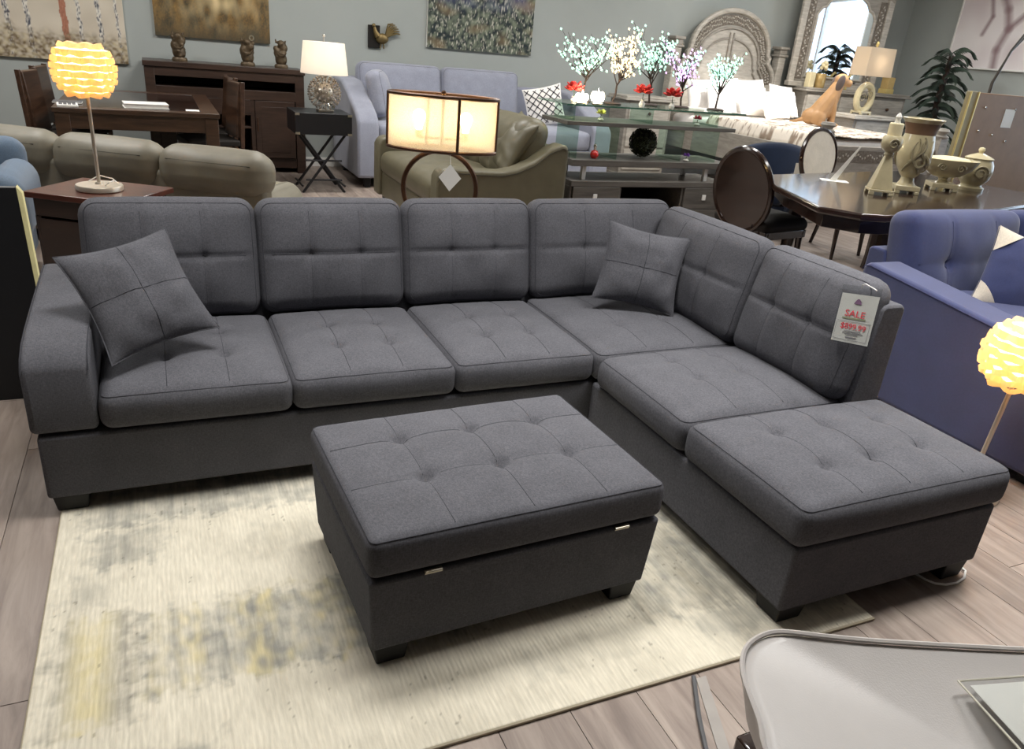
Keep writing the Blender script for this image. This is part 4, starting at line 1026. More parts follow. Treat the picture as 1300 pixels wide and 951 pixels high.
for (a0, sw, z0_, z1_) in [(-2.5, .9, .14, .35), (-2.1, .8, .20, .36), (-1.1, -.9, .13, .33), (-.7, -.8, .17, .35), (-.2, -.7, .14, .34), (.5, .8, .14, .35), (1.4, .8, .14, .35), (2.3, .8, .14, .35)]:
    pts = []
    for k in range(14):
        t = k/13; z = z0_+(z1_-z0_)*t; a = a0+sw*math.sin(t*2.2); pts.append(((vr(z)+.002)*math.cos(a), (vr(z)+.002)*math.sin(a), z))
    MB().tube(pts, [.004+.007*math.sin(PI*min(1, k/13+.08)) for k in range(14)], 6).build('relief_leaf', 'ceramic_dark' if int(a0*10) % 2 else 'cream_ceramic', va)
ca = thing('candle_holder', 'cream ceramic candle pillar holder with square flared foot on the dining table', 'candle holder', (4.60, 1.27, D2), RT)
square_foot(ca, .072, .035)
MB().hexa([(-.066,-.066,.035),(.066,-.066,.035),(.066,.066,.035),(-.066,.066,.035),(-.02,-.02,.24),(.02,-.02,.24),(.02,.02,.24),(-.02,.02,.24)]).build('stem', 'cream_ceramic', ca, bevel=.004)
MB().lathe([(.02,.235),(.03,.245),(.026,.26),(.05,.275),(.062,.31),(.06,.345),(.05,.36),(0,.36)], 24).build('cup', 'cream_ceramic', ca); scroll(ca, 0, .312, .032, -.062)
MB().lathe([(0,.36),(.042,.36),(.042,.43),(.038,.434),(0,.432)], 20).build('candle', 'candle_wax', ca)
MB().lathe([(.02,.434),(.014,.45),(.02,.47),(.008,.49),(0,.495)], 12).build('finial', 'ceramic_white', ca)
bw = thing('ceramic_bowl', 'wide cream ceramic boat bowl with scroll relief on a square foot', 'bowl', (5.40, 1.45, D2), RT)
square_foot(bw, .085, .05); MB().lathe([(.05,.05),(.03,.065),(.035,.085)], 20).build('neck', 'cream_ceramic', bw)
MB().lathe([(.04,.085),(.09,.10),(.14,.14),(.165,.185),(.175,.21),(.16,.208),(.12,.16),(0,.13)], 32, sx=1.15, sy=.75).build('body', 'cream_ceramic', bw); scroll(bw, .06, .16, .028, -.112); scroll(bw, -.06, .16, .028, -.11, fl=-1)
MB().ball((0,0,.2), (.15,.09,.03)).build('filling', 'candle_wax', bw)
jr = thing('ceramic_jar', 'squat cream ceramic lidded jar with scroll relief beside the boat bowl', 'jar', (5.72, 1.46, D2), RT)
MB().lathe([(0,0),(.085,0),(.088,.02),(.07,.03),(.068,.04),(.10,.08),(.112,.13),(.105,.18),(.09,.21),(.095,.222),(.06,.24),(.02,.255),(0,.258)], 28).build('body', 'cream_ceramic', jr); scroll(jr, 0, .13, .05, -.11); MB().lathe([(.012,.255),(.022,.275),(.018,.29),(0,.295)], 14).build('knob', 'candle_wax', jr)
tc_ = thing('tent_card', 'white folded card standing on the dark table before the cream chair', 'card', (4.73, 1.72, D2), RT); MB().hexa([(-.075,-.01,0),(-.03,-.01,0),(-.03,-.008,0),(-.075,-.008,0),(.07,-.0,.24),(.082,-.0,.24),(.082,.002,.24),(.07,.002,.24)]).build('fin', 'paper', tc_, smooth=0); B('sheet', 'paper', tc_, -.13, -.06, 0, .05, .05, .002, 0)

# ------------------------------------------------------------------ navy barrel chair
nv = thing('barrel_chair', 'dark navy velvet barrel armchair between media stand and bed', 'armchair', (5.62, 3.42, 0), math.radians(-60))
def barrel(parent, r0, r1, z0, zfun, a0, a1, mat, name):
    b = MB(); n = 30
    for i in range(n+1):
        a = a0+(a1-a0)*i/n; zt = zfun(i/n); c, s = math.cos(a), math.sin(a); rm = (r0+r1)/2; w = (r1-r0)/2
        for (r, z) in ((r0, z0), (r1, z0), (r1+.01, (z0+zt)/2), (r1, zt-w), (rm+w*.7, zt-w*.3), (rm, zt), (rm-w*.7, zt-w*.3), (r0, zt-w)): b.v.append((r*c, r*s, z))
    m_ = 8
    for i in range(n):
        for k in range(m_): b.f.append((i*m_+k, i*m_+(k+1) % m_, (i+1)*m_+(k+1) % m_, (i+1)*m_+k))
    b.f += [tuple(range(m_))[::-1], tuple(n*m_+k for k in range(m_))]
    return b.build(name, mat, parent, smooth=60)
barrel(nv, .30, .42, .12, lambda t: .60+.20*math.sin(PI*t)**1.2, -PI*.22, PI*1.22, 'navy_velvet', 'back_shell')
soft('seat_cushion', 'navy_velvet', nv, .56, .58, .16, (0, -.05, .30), crown=.03, r=.07, n=12); MB().lathe([(.36,.05),(.38,.08),(.38,.30),(0,.30)], 28).build('base', 'navy_velvet', nv)
MB().lathe([(.33,0),(.33,.05),(0,.05)], 28).build('plinth', 'black_leg', nv)
o = thing('hang_tag', 'white hang tag dangling on the navy barrel chair', 'tag', (5.55, 2.985, .60)); B('card', 'paper', o, -.03, 0, 0, .04, .0015, .1, 0); MB().tube([(0,.0,.1),(.005,.006,.13)], .0012, 5).build('string', 'white_plastic', o)

# ------------------------------------------------------------------ periwinkle sofa at the right
ps = thing('blue_sofa', 'periwinkle blue fabric sofa with tufted back cushions right of the chaise', 'sofa', (3.40, .52, 0))
PB = 'periwinkle'
# local x to the right, front towards -y
arm_p = [(-.30,.05),(-.30,.62),(-.31,.64),(-.34,.648),(-.6,.62),(-1.0,.575),(-1.3,.54),(-1.37,.525),(-1.4,.50),(-1.4,.05)]
for (a, b_) in ((0, .20), (1.85, 2.05)):
    ar = MB().prism(arm_p, a, b_, 'yz').build('arm', PB, ps, bevel=.02, seg=4); MB().tube([(a-.001, y+.002, z-.014) for (y, z) in arm_p[1:8]], .002, 5).build('seam', 'periwinkle_seam', ar)
B('base', PB, ps, .2, -1.34, .08, 1.85, -.02, .34, .02); MB().prism([(-.10,.05),(-.10,.655),(-.12,.668),(-.2,.665),(-.30,.3),(-.30,.05)], .24, 1.81, 'yz').build('back_frame', PB, ps, bevel=.02, seg=4)
for k in range(2):
    soft('back_cushion', PB, ps, .80, .50, .17, (.25+.40+.81*k, -.18, .60), (TH+.02, 0, 0), seam='periwinkle_seam', tufts=[(-.16, 0), (.16, 0)], tdepth=.045, tsig=.06, sx=(-.16, .16), sy=(0,), crown=.05, r=.06, n=34, seed=80+k, wr=.01, pipe=False)
    soft('seat_cushion', PB, ps, .82, 1.06, .16, (.2+.41+.825*k, -.80, .33), seam='periwinkle_seam', crown=.03, r=.05, n=16, seed=84+k)
for x in (.08, 1.97):
    for y in (-1.28, -.42): leg(ps, x, y, .09, .07)
# throw pillow cream and blue
tw = pillow('throw_pillow', PB, .40, .40, .13, None, False, seed=12, wr=.008); frame_from(tw, (4.10, -.10, .62), (.78, -.55, -.25), (.35, .28, .9)); tag(tw, 'blue and cream throw pillow propped on the periwinkle sofa', 'pillow')
for (sx, sz) in ((-1, -1), (-1, 1)):
    b = MB(); n = 8
    for s in (-1, 1):
        base = len(b.v); pts = {}
        for i in range(n+1):
            for j in range(n+1-i):
                u = sx*(1-.62*i/n*1.0); v = sz*(1-.62*j/n*1.0)
                ex = .2*(1-.07*(1-v*v)); ez = .2*(1-.07*(1-u*u)); bb = max(0, 1-abs(u)**2.4)*max(0, 1-abs(v)**2.4)
                pts[(i, j)] = len(b.v); b.v.append((u*ex, s*(.07*bb**.62+.006), v*ez))
        for i in range(n):
            for j in range(n-i):
                b.f.append((pts[(i,j)], pts[(i+1,j)], pts[(i,j+1)]))
                if i+j < n-1: b.f.append((pts[(i+1,j)], pts[(i+1,j+1)], pts[(i,j+1)]))
    b.build('corner_patch', 'cream_fabric', tw, smooth=60, label='cream corner panel')
# ------------------------------------------------------------------ bed with carved headboard
wood('whitewash', (150, 144, 134), (196, 190, 180), (2, 2, 10), 3, .55); plain('carved_dark', (112, 104, 94), .7, var=.4, nscale=45); wood('greywash', (128, 122, 114), (166, 160, 150), (2, 2, 10), 3, .55)
bed = thing('bed', 'large bed with arched carved whitewashed headboard and white pillows against the back wall', 'bed', (7.385, 6.55, 0))
HW = .80
def arch(s, top):  # outline of the headboard top, scaled about the centre
    pts = [(-HW*s, .55)]
    left = [(-.80,1.25),(-.79,1.33),(-.75,1.40),(-.70,1.455),(-.66,1.50),(-.67,1.56),(-.63,1.60)]
    arcp = [(-.63*math.cos(t), 1.60+.49*math.sin(t)) for t in [PI/2*k/14 for k in range(1, 28)]]
    right = [(-x, z) for (x, z) in left[::-1]]
    allp = left+arcp+right
    return [(x*s, 1.25+(z-1.25)*(.0+s)+top) for (x, z) in allp]
o1 = arch(1, 0)
MB().prism([(-HW,.35)]+o1+[(HW,.35)], -.05, .0, 'xz').build('headboard_panel', 'whitewash', bed)
hb = MB().tube([(x, -.025, z) for (x, z) in o1], .032, 8).build('crest_molding', 'whitewash', bed)
o2 = arch(.80, -.035)
MB().tube([(x, -.012, z) for (x, z) in o2], .018, 6).build('inner_molding', 'greywash', bed)
# carved band between the mouldings
b = MB(); n = len(o1); oi = arch(.955, -.01); oo = arch(.835, -.03)
for (x, z) in oi: b.v.append((x, -.006, z))
for (x, z) in oo: b.v.append((x, -.006, z))
b.f = [(i, i+1, n+i+1, n+i) for i in range(n-1)]
band = b.build('carved_band', 'carved_dark', bed)
b = MB()
for i in range(n-1):
    for q in (0, .5):
        for (t, r) in ((.25, .012), (.7, .012)):
            a = Vector((oi[i][0], 0, oi[i][1])).lerp(Vector((oi[i+1][0], 0, oi[i+1][1])), q); c = Vector((oo[i][0], 0, oo[i][1])).lerp(Vector((oo[i+1][0], 0, oo[i+1][1])), q)
            p = a.lerp(c, t+.1*math.sin(i*2.1)); b.ball((p.x, -.01, p.z), (r*1.5, r, r*.8), 6, 4, Matrix.Rotation(i*.9+q*3+t*2, 3, 'Y'))
b.build('carved_scrolls', 'whitewash', band)['kind'] = 'stuff'
for s in (-1, 1):
    o3 = [(x, z) for (x, z) in arch(.68, -.06) if (x*s) > .03]
    MB().tube([(x, -.01, z) for (x, z) in o3], .013, 6).build('panel_molding', 'greywash', bed); MB().cyl((s*.03, -.01, .8), (s*.03, -.01, 1.83), .012, n=6).build('panel_molding', 'greywash', bed)
    B('post', 'whitewash', bed, s*(HW+.055)-.055, -.07, 0, s*(HW+.055)+.055, .06, 1.60, .006)
    MB().box(s*(HW+.055)-.075, -.09, 1.60, s*(HW+.055)+.075, .08, 1.63).box(s*(HW+.055)-.06, -.075, 1.63, s*(HW+.055)+.06, .065, 1.69).box(s*(HW+.055)-.08, -.095, 1.69, s*(HW+.055)+.08, .085, 1.725).build('post_cap', 'greywash', bed, bevel=.006)
BL = 2.75; MZ = .84
for s in (-1, 1):
    B('side_rail', 'greywash', bed, s*(HW+.03)-.03, -BL, .42, s*(HW+.03)+.03, -.05, .72, .006)
    B('foot_post', 'greywash', bed, s*(HW+.03)-.06, -BL-.12, 0, s*(HW+.03)+.06, -BL, .90, .006)
    MB().lathe([(.075,.90),(.08,.92),(.05,.94),(.055,.955),(.075,.975),(.06,1.0),(0,1.005)], 16, (s*(HW+.03), -BL-.06, 0)).build('finial', 'greywash', bed)
fbp = B('footboard', 'greywash', bed, -HW, -BL-.09, .25, HW, -BL-.03, .78, .006)
B('carved_band', 'carved_dark', fbp, -HW+.04, -BL-.096, .62, HW-.04, -BL-.0885, .74, .001)
b = MB()
for k in range(44): b.ball((-HW+.06+k*.0345, -BL-.097, .68+.02*math.sin(k*1.3)), (.015,.008,.010), 6, 4, Matrix.Rotation(k*.8, 3, 'Y'))
b.build('carved_scrolls', 'whitewash', fbp)['kind'] = 'stuff'
soft('mattress', 'white_linen', bed, 1.58, BL-.12, .34, (0, -BL/2-.01, .48), crown=.03, r=.06, n=16)
# patterned cover
def leaf(u, v):
    q = vnoise(u*1.3, v*2, 16, 61)*.6+vnoise(u*2, v*3, 34, 62)*.5; return mixc(s2l((236,226,212)), s2l((150,132,116)), max(0, min(1, (q-.02)*6)))
vcol('printed_cover', .9, .2, (1,1,1), 200)
cv = print_grid('bed_cover', 'printed_cover', 90, 110, lambda u, v: (-.83+1.66*u, -BL+.02+v*(BL-.85), MZ+.022+.014*vnoise(u, v*2, 5, 63)-(.16*max(0, (abs(u-.5)-.455)/.045)**1.5)), leaf, .012, bed)
rnd = random.Random(4)
PP = [(-.62,-.42,.36),(-.22,-.36,.40),(.22,-.36,.40),(.66,-.44,.36),(-.5,-.66,.30),(-.05,-.72,.33),(.45,-.70,.30),(.1,-.98,.24)]
LP = ['white bed pillow at the rail end beside the glass console, in the back row', 'white bed pillow upright before the left headboard panel', 'white bed pillow upright before the right headboard panel', 'white bed pillow in the back row next to the far headboard post',
      'white bed pillow in the middle row next to the near side rail', 'white bed pillow in the centre of the middle row', 'white bed pillow in the middle row on the dresser side', 'small white bed pillow in front of all others']
for k, (x, y, h) in enumerate(PP):
    p = pillow('bed_pillow', 'white_linen', .43 if k < 7 else .42, h*1.15, .20, None, False, seed=30+k, wr=.02, pinch=.05)
    p.location = (7.385+x, 6.55+y, MZ+.04+h*.5); p.rotation_euler = (-.42-.1*(k > 3), rnd.uniform(-.08,.08), rnd.uniform(-.12,.12)); tag(p, LP[k], 'pillow', 'white pillows on the bed')

# ------------------------------------------------------------------ sitting dog statue on the bed
dg = thing('dog_statue', 'tan sitting dog statue with dark floppy ears on the bed cover', 'statue', (7.66, 4.93, MZ+.03), math.radians(-22))
plain('dog_tan', (178, 138, 96), .5, var=.12, nscale=10); plain('dog_dark', (92, 80, 76), .5); plain('dog_nose', (34, 28, 28), .3)
b = MB()
b.ball((-.13,0,.10), (.14,.10,.10)); b.tube([(-.09,0,.12), (-.02,0,.24), (.05,0,.36), (.09,0,.47)], [.115,.105,.09,.066], 12); b.ball((-.02,0,.2), (.12,.09,.13)); b.ball((.045,0,.31), (.09,.075,.11))
b.ball((.115,0,.515), (.085,.07,.075)); b.tube([(.15,0,.505), (.20,0,.49), (.237,0,.482)], [.05,.042,.034], 10)
for s in (-1, 1):
    b.tube([(.06,s*.045,.30), (.09,s*.045,.16), (.10,s*.045,.03)], [.042,.03,.026], 10); b.ball((.135,s*.045,.022), (.045,.028,.022)); b.ball((-.10,s*.085,.09), (.10,.045,.085)); b.tube([(-.10,s*.1,.03), (.03,s*.1,.022)], [.03,.024], 8)
b.tube([(-.24,0,.06), (-.32,.02,.03), (-.38,.06,.02)], [.028,.02,.01], 8)
b.build('body', 'dog_tan', dg, remesh=.009)
for s in (-1, 1):
    MB().ball((.075, s*.074, .485), (.046,.016,.092), 10, 8, Matrix.Rotation(.25, 3, 'Y')).build('ear', 'dog_dark', dg); MB().ball((.183, s*.036, .54), .010, 8, 6).build('eye', 'dog_nose', dg)
MB().ball((.267, 0, .496), (.016,.018,.014), 8, 6).build('nose', 'dog_nose', dg)

# ------------------------------------------------------------------ dresser with carved mirror
dr = thing('dresser', 'tall greywashed dresser with knobs under the carved mirror', 'dresser', (9.22, 6.14, 0), math.radians(-9))
DW, DZ = .80, 1.26
B('body', 'greywash', dr, -DW, -.2, .08, DW, .25, DZ-.05, .006); MB().box(-DW-.05,-.25,DZ-.05,DW+.05,.28,DZ-.025).box(-DW-.03,-.23,DZ-.025,DW+.03,.27,DZ).build('top', 'greywash', dr, bevel=.006); B('plinth', 'greywash', dr, -DW-.03, -.23, 0, DW+.03, .26, .1, .006)
for i in range(3):
    for j in range(4):
        x0 = -DW+.03+i*.52; z0 = .14+j*.265; d = B('drawer', 'whitewash', dr, x0, -.215, z0, x0+.49, -.195, z0+.235, .006); MB().ball((x0+.245, -.232, z0+.12), .022, 10, 8).build('knob', 'bronze', d)
mi = thing('wall_mirror', 'carved greywashed mirror with arched glass standing on the dresser', 'mirror', (8.98, 6.26, DZ), math.radians(-9))
MW, MH = .68, 1.3
gl = [(-MW*.66,.13),(MW*.66,.13),(MW*.66,.90),(MW*.58,.98),(MW*.50,1.0),(MW*.42,1.08),(MW*.22,1.16),(0,1.18),(-MW*.22,1.16),(-MW*.42,1.08),(-MW*.50,1.0),(-MW*.58,.98),(-MW*.66,.90)]
plain('mirror_glass', (235, 240, 244), .01, 1, var=0)
fo = [(-MW,0),(MW,0),(MW,1.13),(MW*.8,1.2),(MW*.5,1.3),(MW*.2,1.38),(0,1.41),(-MW*.2,1.38),(-MW*.5,1.3),(-MW*.8,1.2),(-MW,1.13)]
MB().prism(fo, -.04, -.0, 'xz').build('back_board', 'greywash', mi); MB().prism(gl, .0005, .006, 'xz').build('glass', 'mirror_glass', mi, smooth=0)
MB().tube([(x, -.01, z) for (x, z) in gl], .018, 6, closed=True).build('inner_molding', 'whitewash', mi)
for s in (-1, 1):
    B('side_post', 'whitewash', mi, s*(MW-.03)-.045, -.03, 0, s*(MW-.03)+.045, .02, 1.17, .008); cb = B('carved_band', 'carved_dark', mi, s*(MW*.80)-.05, -.012, .1, s*(MW*.80)+.05, .0, 1.12, .002)
    b = MB()
    for k in range(31): b.ball((s*MW*.80+.025*math.sin(k*2.2), -.014, .13+k*.031), (.018,.008,.010), 6, 4, Matrix.Rotation(k*.8, 3, 'Y'))
    b.build('carved_scrolls', 'whitewash', cb)['kind'] = 'stuff'
MB().tube([(x, -.012, z+.01) for (x, z) in fo[2:]], .03, 8).build('crest', 'greywash', mi); B('sill', 'whitewash', mi, -MW-.03, -.07, 0, MW+.03, .03, .06, .006)
# small things on the dresser: positions in dresser space
def dpos(x, y, z=DZ):
    a = math.radians(-9); return (9.22+x*math.cos(a)-y*math.sin(a), 6.14+x*math.sin(a)+y*math.cos(a), z)
plain('gold_glass', (196, 168, 112), .15, .3); plain('gold_paint', (206, 184, 120), .3, .4)
t = thing('pillar_candle', 'cream square pillar candle on the dresser beside the gold vase', 'candle', dpos(-.72, -.1)); B('wax', 'candle_wax', t, -.045, -.045, 0, .045, .045, .19, .004); MB().cyl((0,0,.19),(0,0,.2),.002,n=5).build('wick', 'interior_dark', t)
t = thing('gold_vase', 'gold tinted glass vase on the dresser before the mirror', 'vase', dpos(-.56, -.1)); MB().lathe([(0,0),(.06,0),(.066,.02),(.07,.17),(.064,.18),(.06,.03),(0,.02)], 20).build('body', 'gold_glass', t); MB().tube([(.03,0,.18),(.04,0,.25),(.07,.0,.33)], [.006,.005,.004], 6).build('stem', 'leaf_green', t); b = MB()
for k in range(9): b.ball((.02+.035*math.cos(k*2.4)*(1-k/12), .03*math.sin(k*2.4), .24+.01*k), .026, 8, 6)
b.build('bouquet', 'candle_wax', t)
t = thing('horse_figurine', 'small gold horse figurine on the dresser before the mirror', 'figurine', dpos(-.2, -.12)); b = MB(); b.ball((0,0,.13), (.075,.03,.035)); b.tube([(.055,0,.15),(.09,0,.2)], [.024,.016], 8); b.ball((.105,0,.205), (.032,.014,.016), 8, 6, Matrix.Rotation(.5,3,'Y'))
for x in (-.055, -.035, .04, .06): b.tube([(x,0,.12),(x*1.1,0,.06),(x*1.05,0,0)], [.014,.009,.009], 6)
b.tube([(-.07,0,.14),(-.1,0,.11),(-.105,0,.07)], [.01,.008,.004], 6); b.build('body', 'gold_paint', t, remesh=.006); MB().tube([(.05,0,.172),(.075,0,.205),(.095,0,.225)], [.006,.008,.005], 6).build('mane', 'bronze', t)
t = thing('gold_box', 'gold square decorative box at the end of the dresser', 'box', dpos(.52, -.1)); B('body', 'gold_paint', t, -.07, -.07, 0, .07, .07, .06, .003); B('lid', 'gold_glass', t, -.06, -.06, .06, .06, .06, .21, .004)

# ------------------------------------------------------------------ nightstand and its lamp
ns = thing('nightstand', 'greywashed nightstand beside the bed carrying the beige shade lamp', 'nightstand', (8.80, 5.42, 0))
NZ = 1.0
B('body', 'greywash', ns, -.33, -.2, .06, .33, .2, NZ-.05, .006); MB().box(-.38,-.25,NZ-.05,.38,.22,NZ-.025).box(-.36,-.23,NZ-.025,.36,.21,NZ).build('top', 'whitewash', ns, bevel=.005); B('plinth', 'greywash', ns, -.35, -.22, 0, .35, .2, .08, .005)
for j in range(3): d = B('drawer', 'whitewash', ns, -.29, -.212, .12+j*.28, .29, -.195, .37+j*.28, .006); MB().ball((0, -.228, .245+j*.28), .02, 10, 8).build('knob', 'bronze', d)
nl = thing('ceramic_lamp', 'table lamp with beige square shade and openwork cream base on the nightstand', 'lamp', (8.72, 5.38, NZ))
shade_cloth('beige_shade', (222, 210, 192)); square_foot(nl, .09, .045)
MB().tube([(.125*math.cos(a*PI/18), 0, .20+.155*math.sin(a*PI/18)) for a in range(36)], .04, 8, closed=True).build('ring_body', 'cream_ceramic', nl); scroll(nl, -.06, .2, .06, -.03); scroll(nl, .06, .24, .05, -.03, fl=-1)
MB().cyl((0,0,.34), (0,0,.80), .009, n=8).build('pole', 'brushed_steel', nl); MB().ball((0,0,.83), (.02,.02,.035), 10, 8).build('finial', 'gold_paint', nl)
b = MB(); lo = [(-.225,-.13,.46),(.225,-.13,.46),(.225,.13,.46),(-.225,.13,.46)]; hi = [(-.21,-.12,.79),(.21,-.12,.79),(.21,.12,.79),(-.21,.12,.79)]; b.add(lo+hi, [(k, (k+1) % 4, 4+(k+1) % 4, 4+k) for k in range(4)]); b.build('shade', 'beige_shade', nl, solid=.004, smooth=0)
MB().ball((0,0,.60), .03, 10, 8).build('bulb', 'soft_bulb', nl); point(nl, (0,0,.62), 3, (1,.93,.84), .04)

dup(ns, (6.02, 6.36, 0), 0, 'greywashed nightstand between the grey sofa and the headboard post')
# ------------------------------------------------------------------ palm plant
pl = thing('palm_plant', 'tall dark green artificial palm in a pot in the room corner', 'plant', (9.62, 5.02, 0)); plain('palm_leaf', (46, 58, 48), .6, var=.3, nscale=12); plain('pot_black', (40, 38, 38), .5)
MB().lathe([(.0,0),(.16,0),(.19,.02),(.22,.36),(.20,.38),(.18,.34),(0,.33)], 24).build('pot', 'pot_black', pl)
MB().tube([(0,0,.33),(.02,0,.8),(0,.01,1.3),(.01,0,1.78)], [.05,.045,.04,.03], 10).build('trunk', 'bark', pl)
rnd = random.Random(11)
for k in range(40):
    a = k*2.39996; z = .85+.98*k/40; L = .34-.10*(k/40); up = .10+.55*(k/40)**2
    b = MB(); spine = []
    for i in range(9):
        t = i/8; spine.append(Vector((math.cos(a)*L*t, math.sin(a)*L*t, up*L*math.sin(t*PI*.55)-.16*t*t)))
    b.tube(spine, [.007*(1-.7*i/8) for i in range(9)], 4)
    side = Vector((-math.sin(a), math.cos(a), 0)); d = Vector((math.cos(a), math.sin(a), 0))
    for i in range(1, 9):
        for s in (-1, 1):
            for q in (0, .5):
                p = spine[i-1].lerp(spine[i], q) if q else spine[i]; ln = .105*(1-.5*abs(i/8-.4)); tip = p+side*s*ln*.7+d*ln*.8+Vector((0,0,-.05)); w = d*.010
                b.add([p-w, p+w, p.lerp(tip,.6)+w*1.4, tip, p.lerp(tip,.6)-w*1.4+Vector((0,0,-.002))], [(0,1,2,3,4)])
    b.build('frond', 'palm_leaf', pl, loc=(.005, 0, z), smooth=0)

# ------------------------------------------------------------------ picture on the right wall
ap = thing('canvas_picture', 'pale framed picture of branching antlers on the right wall beside the palm', 'picture', (X1-.03, 0, 0))
def antler(u, v):
    c = mixc(s2l((236,230,230)), s2l((218,206,208)), .4+.9*vnoise(u, v, 5, 71))
    for (pts, w) in (([(.52,0),(.50,.2),(.56,.42),(.50,.62),(.40,.8),(.42,1)], .055), ([(.56,.42),(.70,.58),(.74,.8),(.70,1)], .045), ([(.30,.36),(.36,.55),(.30,.75),(.34,.95)], .03)):
        for i in range(len(pts)-1):
            (x0, y0), (x1, y1) = pts[i], pts[i+1]; t = max(0, min(1, ((u-x0)*(x1-x0)+(v-y0)*(y1-y0))/((x1-x0)**2+(y1-y0)**2))); d = math.hypot(u-x0-t*(x1-x0), v-y0-t*(y1-y0))
            if d < w: c = mixc(c, s2l((142,116,120)), .8*(1-d/w)+.1)
    return c
print_grid('picture', 'canvas_print', 90, 110, lambda u, v: (0, 5.86-1.35*u, 1.68+1.15*v), antler, None, ap)
MB().box(-.012, 4.50, 1.665, .028, 5.875, 1.685).box(-.012, 4.50, 2.825, .028, 5.875, 2.845).box(-.012, 5.855, 1.685, .028, 5.875, 2.825).box(-.012, 4.50, 1.685, .028, 4.52, 2.825).build('frame', 'white_metal', ap, bevel=.002)

# ------------------------------------------------------------------ tan upholstered panel headboard and arc lamp behind it
plain('tan_leather', (142, 112, 84), .5, var=.08, nscale=8); plain('olive_edge', (150, 138, 104), .5)
tb = thing('panel_headboard', 'tan upholstered panel headboard with stud dots standing behind the dining table', 'headboard', (7.08, 2.62, 0))
B('panel', 'tan_leather', tb, .0, 0, .30, 1.6, .12, 1.40, .01); B('side_edge', 'olive_edge', tb, -.085, .0, .28, -.002, .06, 1.405, .006); B('side_trim', 'gold_paint', tb, -.097, -.004, .28, -.086, .012, 1.405, .002); B('side_trim', 'gold_paint', tb, -.010, -.012, .28, .004, -.001, 1.405, .002)
for (x, z) in [(.14,1.28),(.14,1.08),(.34,1.05),(.55,1.28),(.55,1.0),(.85,1.15)]: MB().ball((x, -.004, z), .012, 8, 6).build('stud', 'chrome', tb)
for x in (.02, 1.5): B('leg', 'black_leg', tb, x, .02, 0, x+.08, .1, .3, .003)
B('label', 'paper', tb, .42, -.004, 1.12, .56, -.002, 1.28, 0)
al = thing('arc_lamp', 'thin metal arching floor lamp rising in front of the antler picture', 'floor lamp', (8.2, 3.35, 0))
plain('dark_steel', (110, 106, 102), .3, .9)
MB().lathe([(0,0),(.17,0),(.17,.02),(.02,.03),(0,.03)], 28).build('base', 'dark_steel', al)
for dx in (-.02, .02): MB().tube([(dx, dx, .02), (dx+.01, dx, .9), (dx+.02, dx, 1.5), (dx+.08+.5*dx, dx-.05, 1.8), (dx*2+.22, -.14, 2.1), (dx*2+.42, -.3, 2.4), (.75, -.55, 2.55), (1.05, -.75, 2.45)], .011, 8).build('arc_rod', 'dark_steel', al)
MB().lathe([(.03,.14),(.07,.12),(.14,.0),(.13,.0),(.06,.11),(.0,.12)], 24, (1.08, -.77, 2.28)).build('shade', 'dark_steel', al)

# ------------------------------------------------------------------ foreground grey leather seat with piping
fg = thing('leather_chair', 'grey leather contoured chair with pale piping in the foreground on dark legs', 'chair', (1.45, -1.9, 0))
ol = [(1.155,-1.75),(1.185,-1.685),(1.222,-1.60),(1.262,-1.556),(1.31,-1.541),(1.352,-1.548),(1.41,-1.582),(1.48,-1.620),(1.56,-1.657),(1.64,-1.69),(1.72,-1.72),(1.82,-1.755),(1.90,-1.80),(1.94,-1.88),(1.92,-2.0),(1.86,-2.12),(1.74,-2.2),(1.55,-2.22),(1.36,-2.17),(1.22,-2.05),(1.165,-1.9)]
ol = [(x-1.45, y+1.9) for (x, y) in ol]; c0 = (0.08, 0.02)
def zseat(x, y, t): return .50-.05*(1-t)**2*0-.035*(1-t*t)+.02*math.sin(4*x+1)*t
b = MB(); n = len(ol); rings = [1, .985, .94, .85, .7, .5, .25]
dense = []
for i in range(n):
    p0, p1, p2, p3 = [Vector(ol[(i+k) % n]) for k in (-1, 0, 1, 2)]
    for k in range(4):
        t = k/4; dense.append(.5*((2*p1)+(p2-p0)*t+(2*p0-5*p1+4*p2-p3)*t*t+(3*p1-p0-3*p2+p3)*t**3))
N_ = len(dense)
def seatv(s, dz=0): return [(c0[0]+(p.x-c0[0])*s, c0[1]+(p.y-c0[1])*s, zseat(p.x*s, p.y*s, s)+dz) for p in dense]
for s in rings: b.v += seatv(s, -.006 if s == 1 else 0)
b.v.append((c0[0], c0[1], zseat(0, 0, 0)))
for r in range(len(rings)-1):
    for k in range(N_): b.f.append((r*N_+k, r*N_+(k+1) % N_, (r+1)*N_+(k+1) % N_, (r+1)*N_+k))
b.f += [((len(rings)-1)*N_+k, (len(rings)-1)*N_+(k+1) % N_, len(rings)*N_) for k in range(N_)]
lowb = len(b.v); b.v += [(c0[0]+(p.x-c0[0])*.94, c0[1]+(p.y-c0[1])*.94, .41) for p in dense]
b.f += [((k+1) % N_, k, lowb+k, lowb+(k+1) % N_) for k in range(N_)]+[tuple(lowb+k for k in range(N_))]
b.build('seat', 'grey_leather', fg, smooth=60)
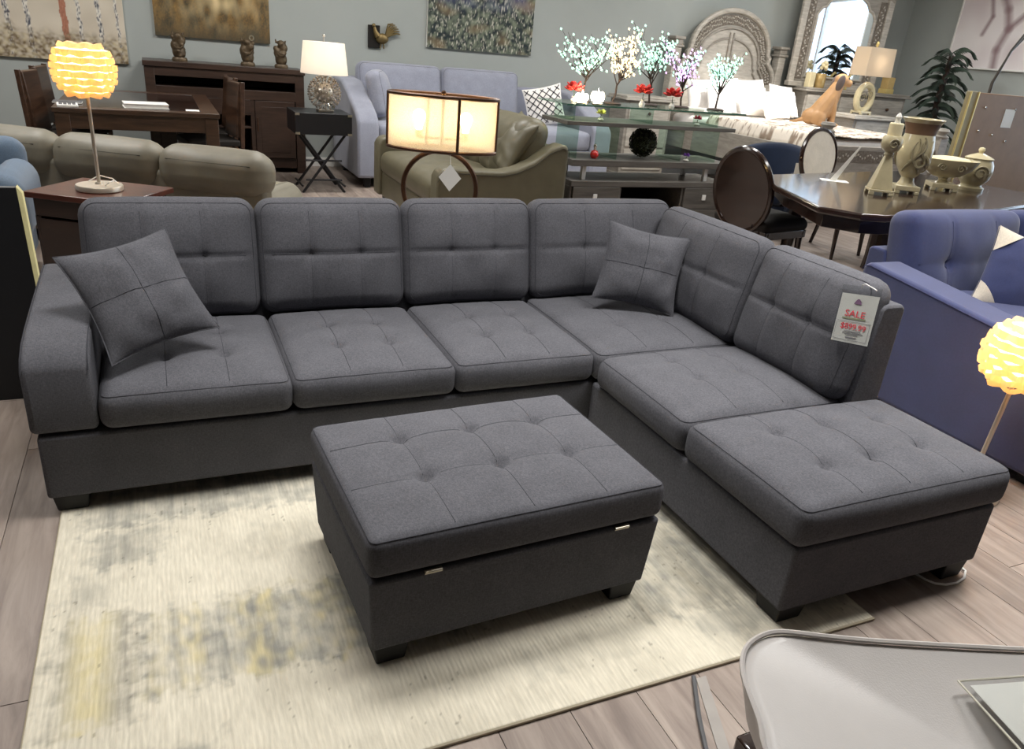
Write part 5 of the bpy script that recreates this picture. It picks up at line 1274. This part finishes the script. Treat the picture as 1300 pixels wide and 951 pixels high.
MB().tube([(p[0], p[1], p[2]+.003) for p in seatv(1.0)], .0048, 6, closed=True).build('piping', 'grey_piping', fg)
for (x, y) in [(-.13, .285), (.34, .02), (-.2, -.12), (.28, -.2)]:
    MB().tube([(x*.85, y*.85, .42), (x, y, 0)], [.03, .022], 8).build('leg', 'espresso', fg)
B('seat_rail', 'espresso', fg, -.17, .265, .27, -.11, .33, .31, .006)
sl = thing('price_sleeve', 'clear plastic price sleeve with pale edge lying on the grey leather seat', 'sleeve', (1.6, -1.78, .512), math.radians(-14))
B('sheet', 'paper', sl, -.03, -.16, .0, .14, .02, .001, 0); B('cover', 'sleeve_plastic', sl, -.045, -.17, .0012, .15, .03, .0025, 0); MB().tube([(-.045,-.17,.002),(-.045,.03,.002),(.15,.03,.002)], .0022, 5).build('edge', 'sleeve_edge', sl)

# ------------------------------------------------------------------ cords on the floor
MB_ = MB().tube([(1.53,-1.19,.006),(1.50,-1.24,.006),(1.465,-1.30,.006),(1.43,-1.37,.006),(1.35,-1.55,.006),(1.2,-1.9,.006)], .006, 8)
tag(MB_.build('floor_cord', 'grey_cord'), 'grey power cord running from the rug edge across the planks', 'cord')
tag(MB().hexa([(1.535,-1.195,.0003),(1.565,-1.195,.0003),(1.27,-1.9,.0003),(1.235,-1.9,.0003),(1.535,-1.195,.003),(1.565,-1.195,.003),(1.27,-1.9,.003),(1.235,-1.9,.003)]).build('cord_cover', 'cord_cover', smooth=0), 'flat pale grey floor strip beside the grey power cord', 'floor strip')
tag(MB().tube([(2.72,-.60,.004),(2.735,-.68,.004),(2.74,-.75,.004),(2.73,-.85,.004),(2.70,-.95,.004),(2.67,-1.10,.004),(2.63,-1.125,.004),(2.585,-1.135,.004),(2.54,-1.13,.004),(2.51,-1.115,.004),(2.495,-1.09,.004),(2.488,-1.05,.004),(2.49,-1.0,.004),(2.505,-.97,.004),(2.54,-.95,.004),(2.64,-.94,.004),(2.8,-.9,.004),(2.95,-.82,.004)], .004, 6).build('white_cable', 'white_plastic'), 'thin white cable curled on the planks by the chaise leg', 'cable')
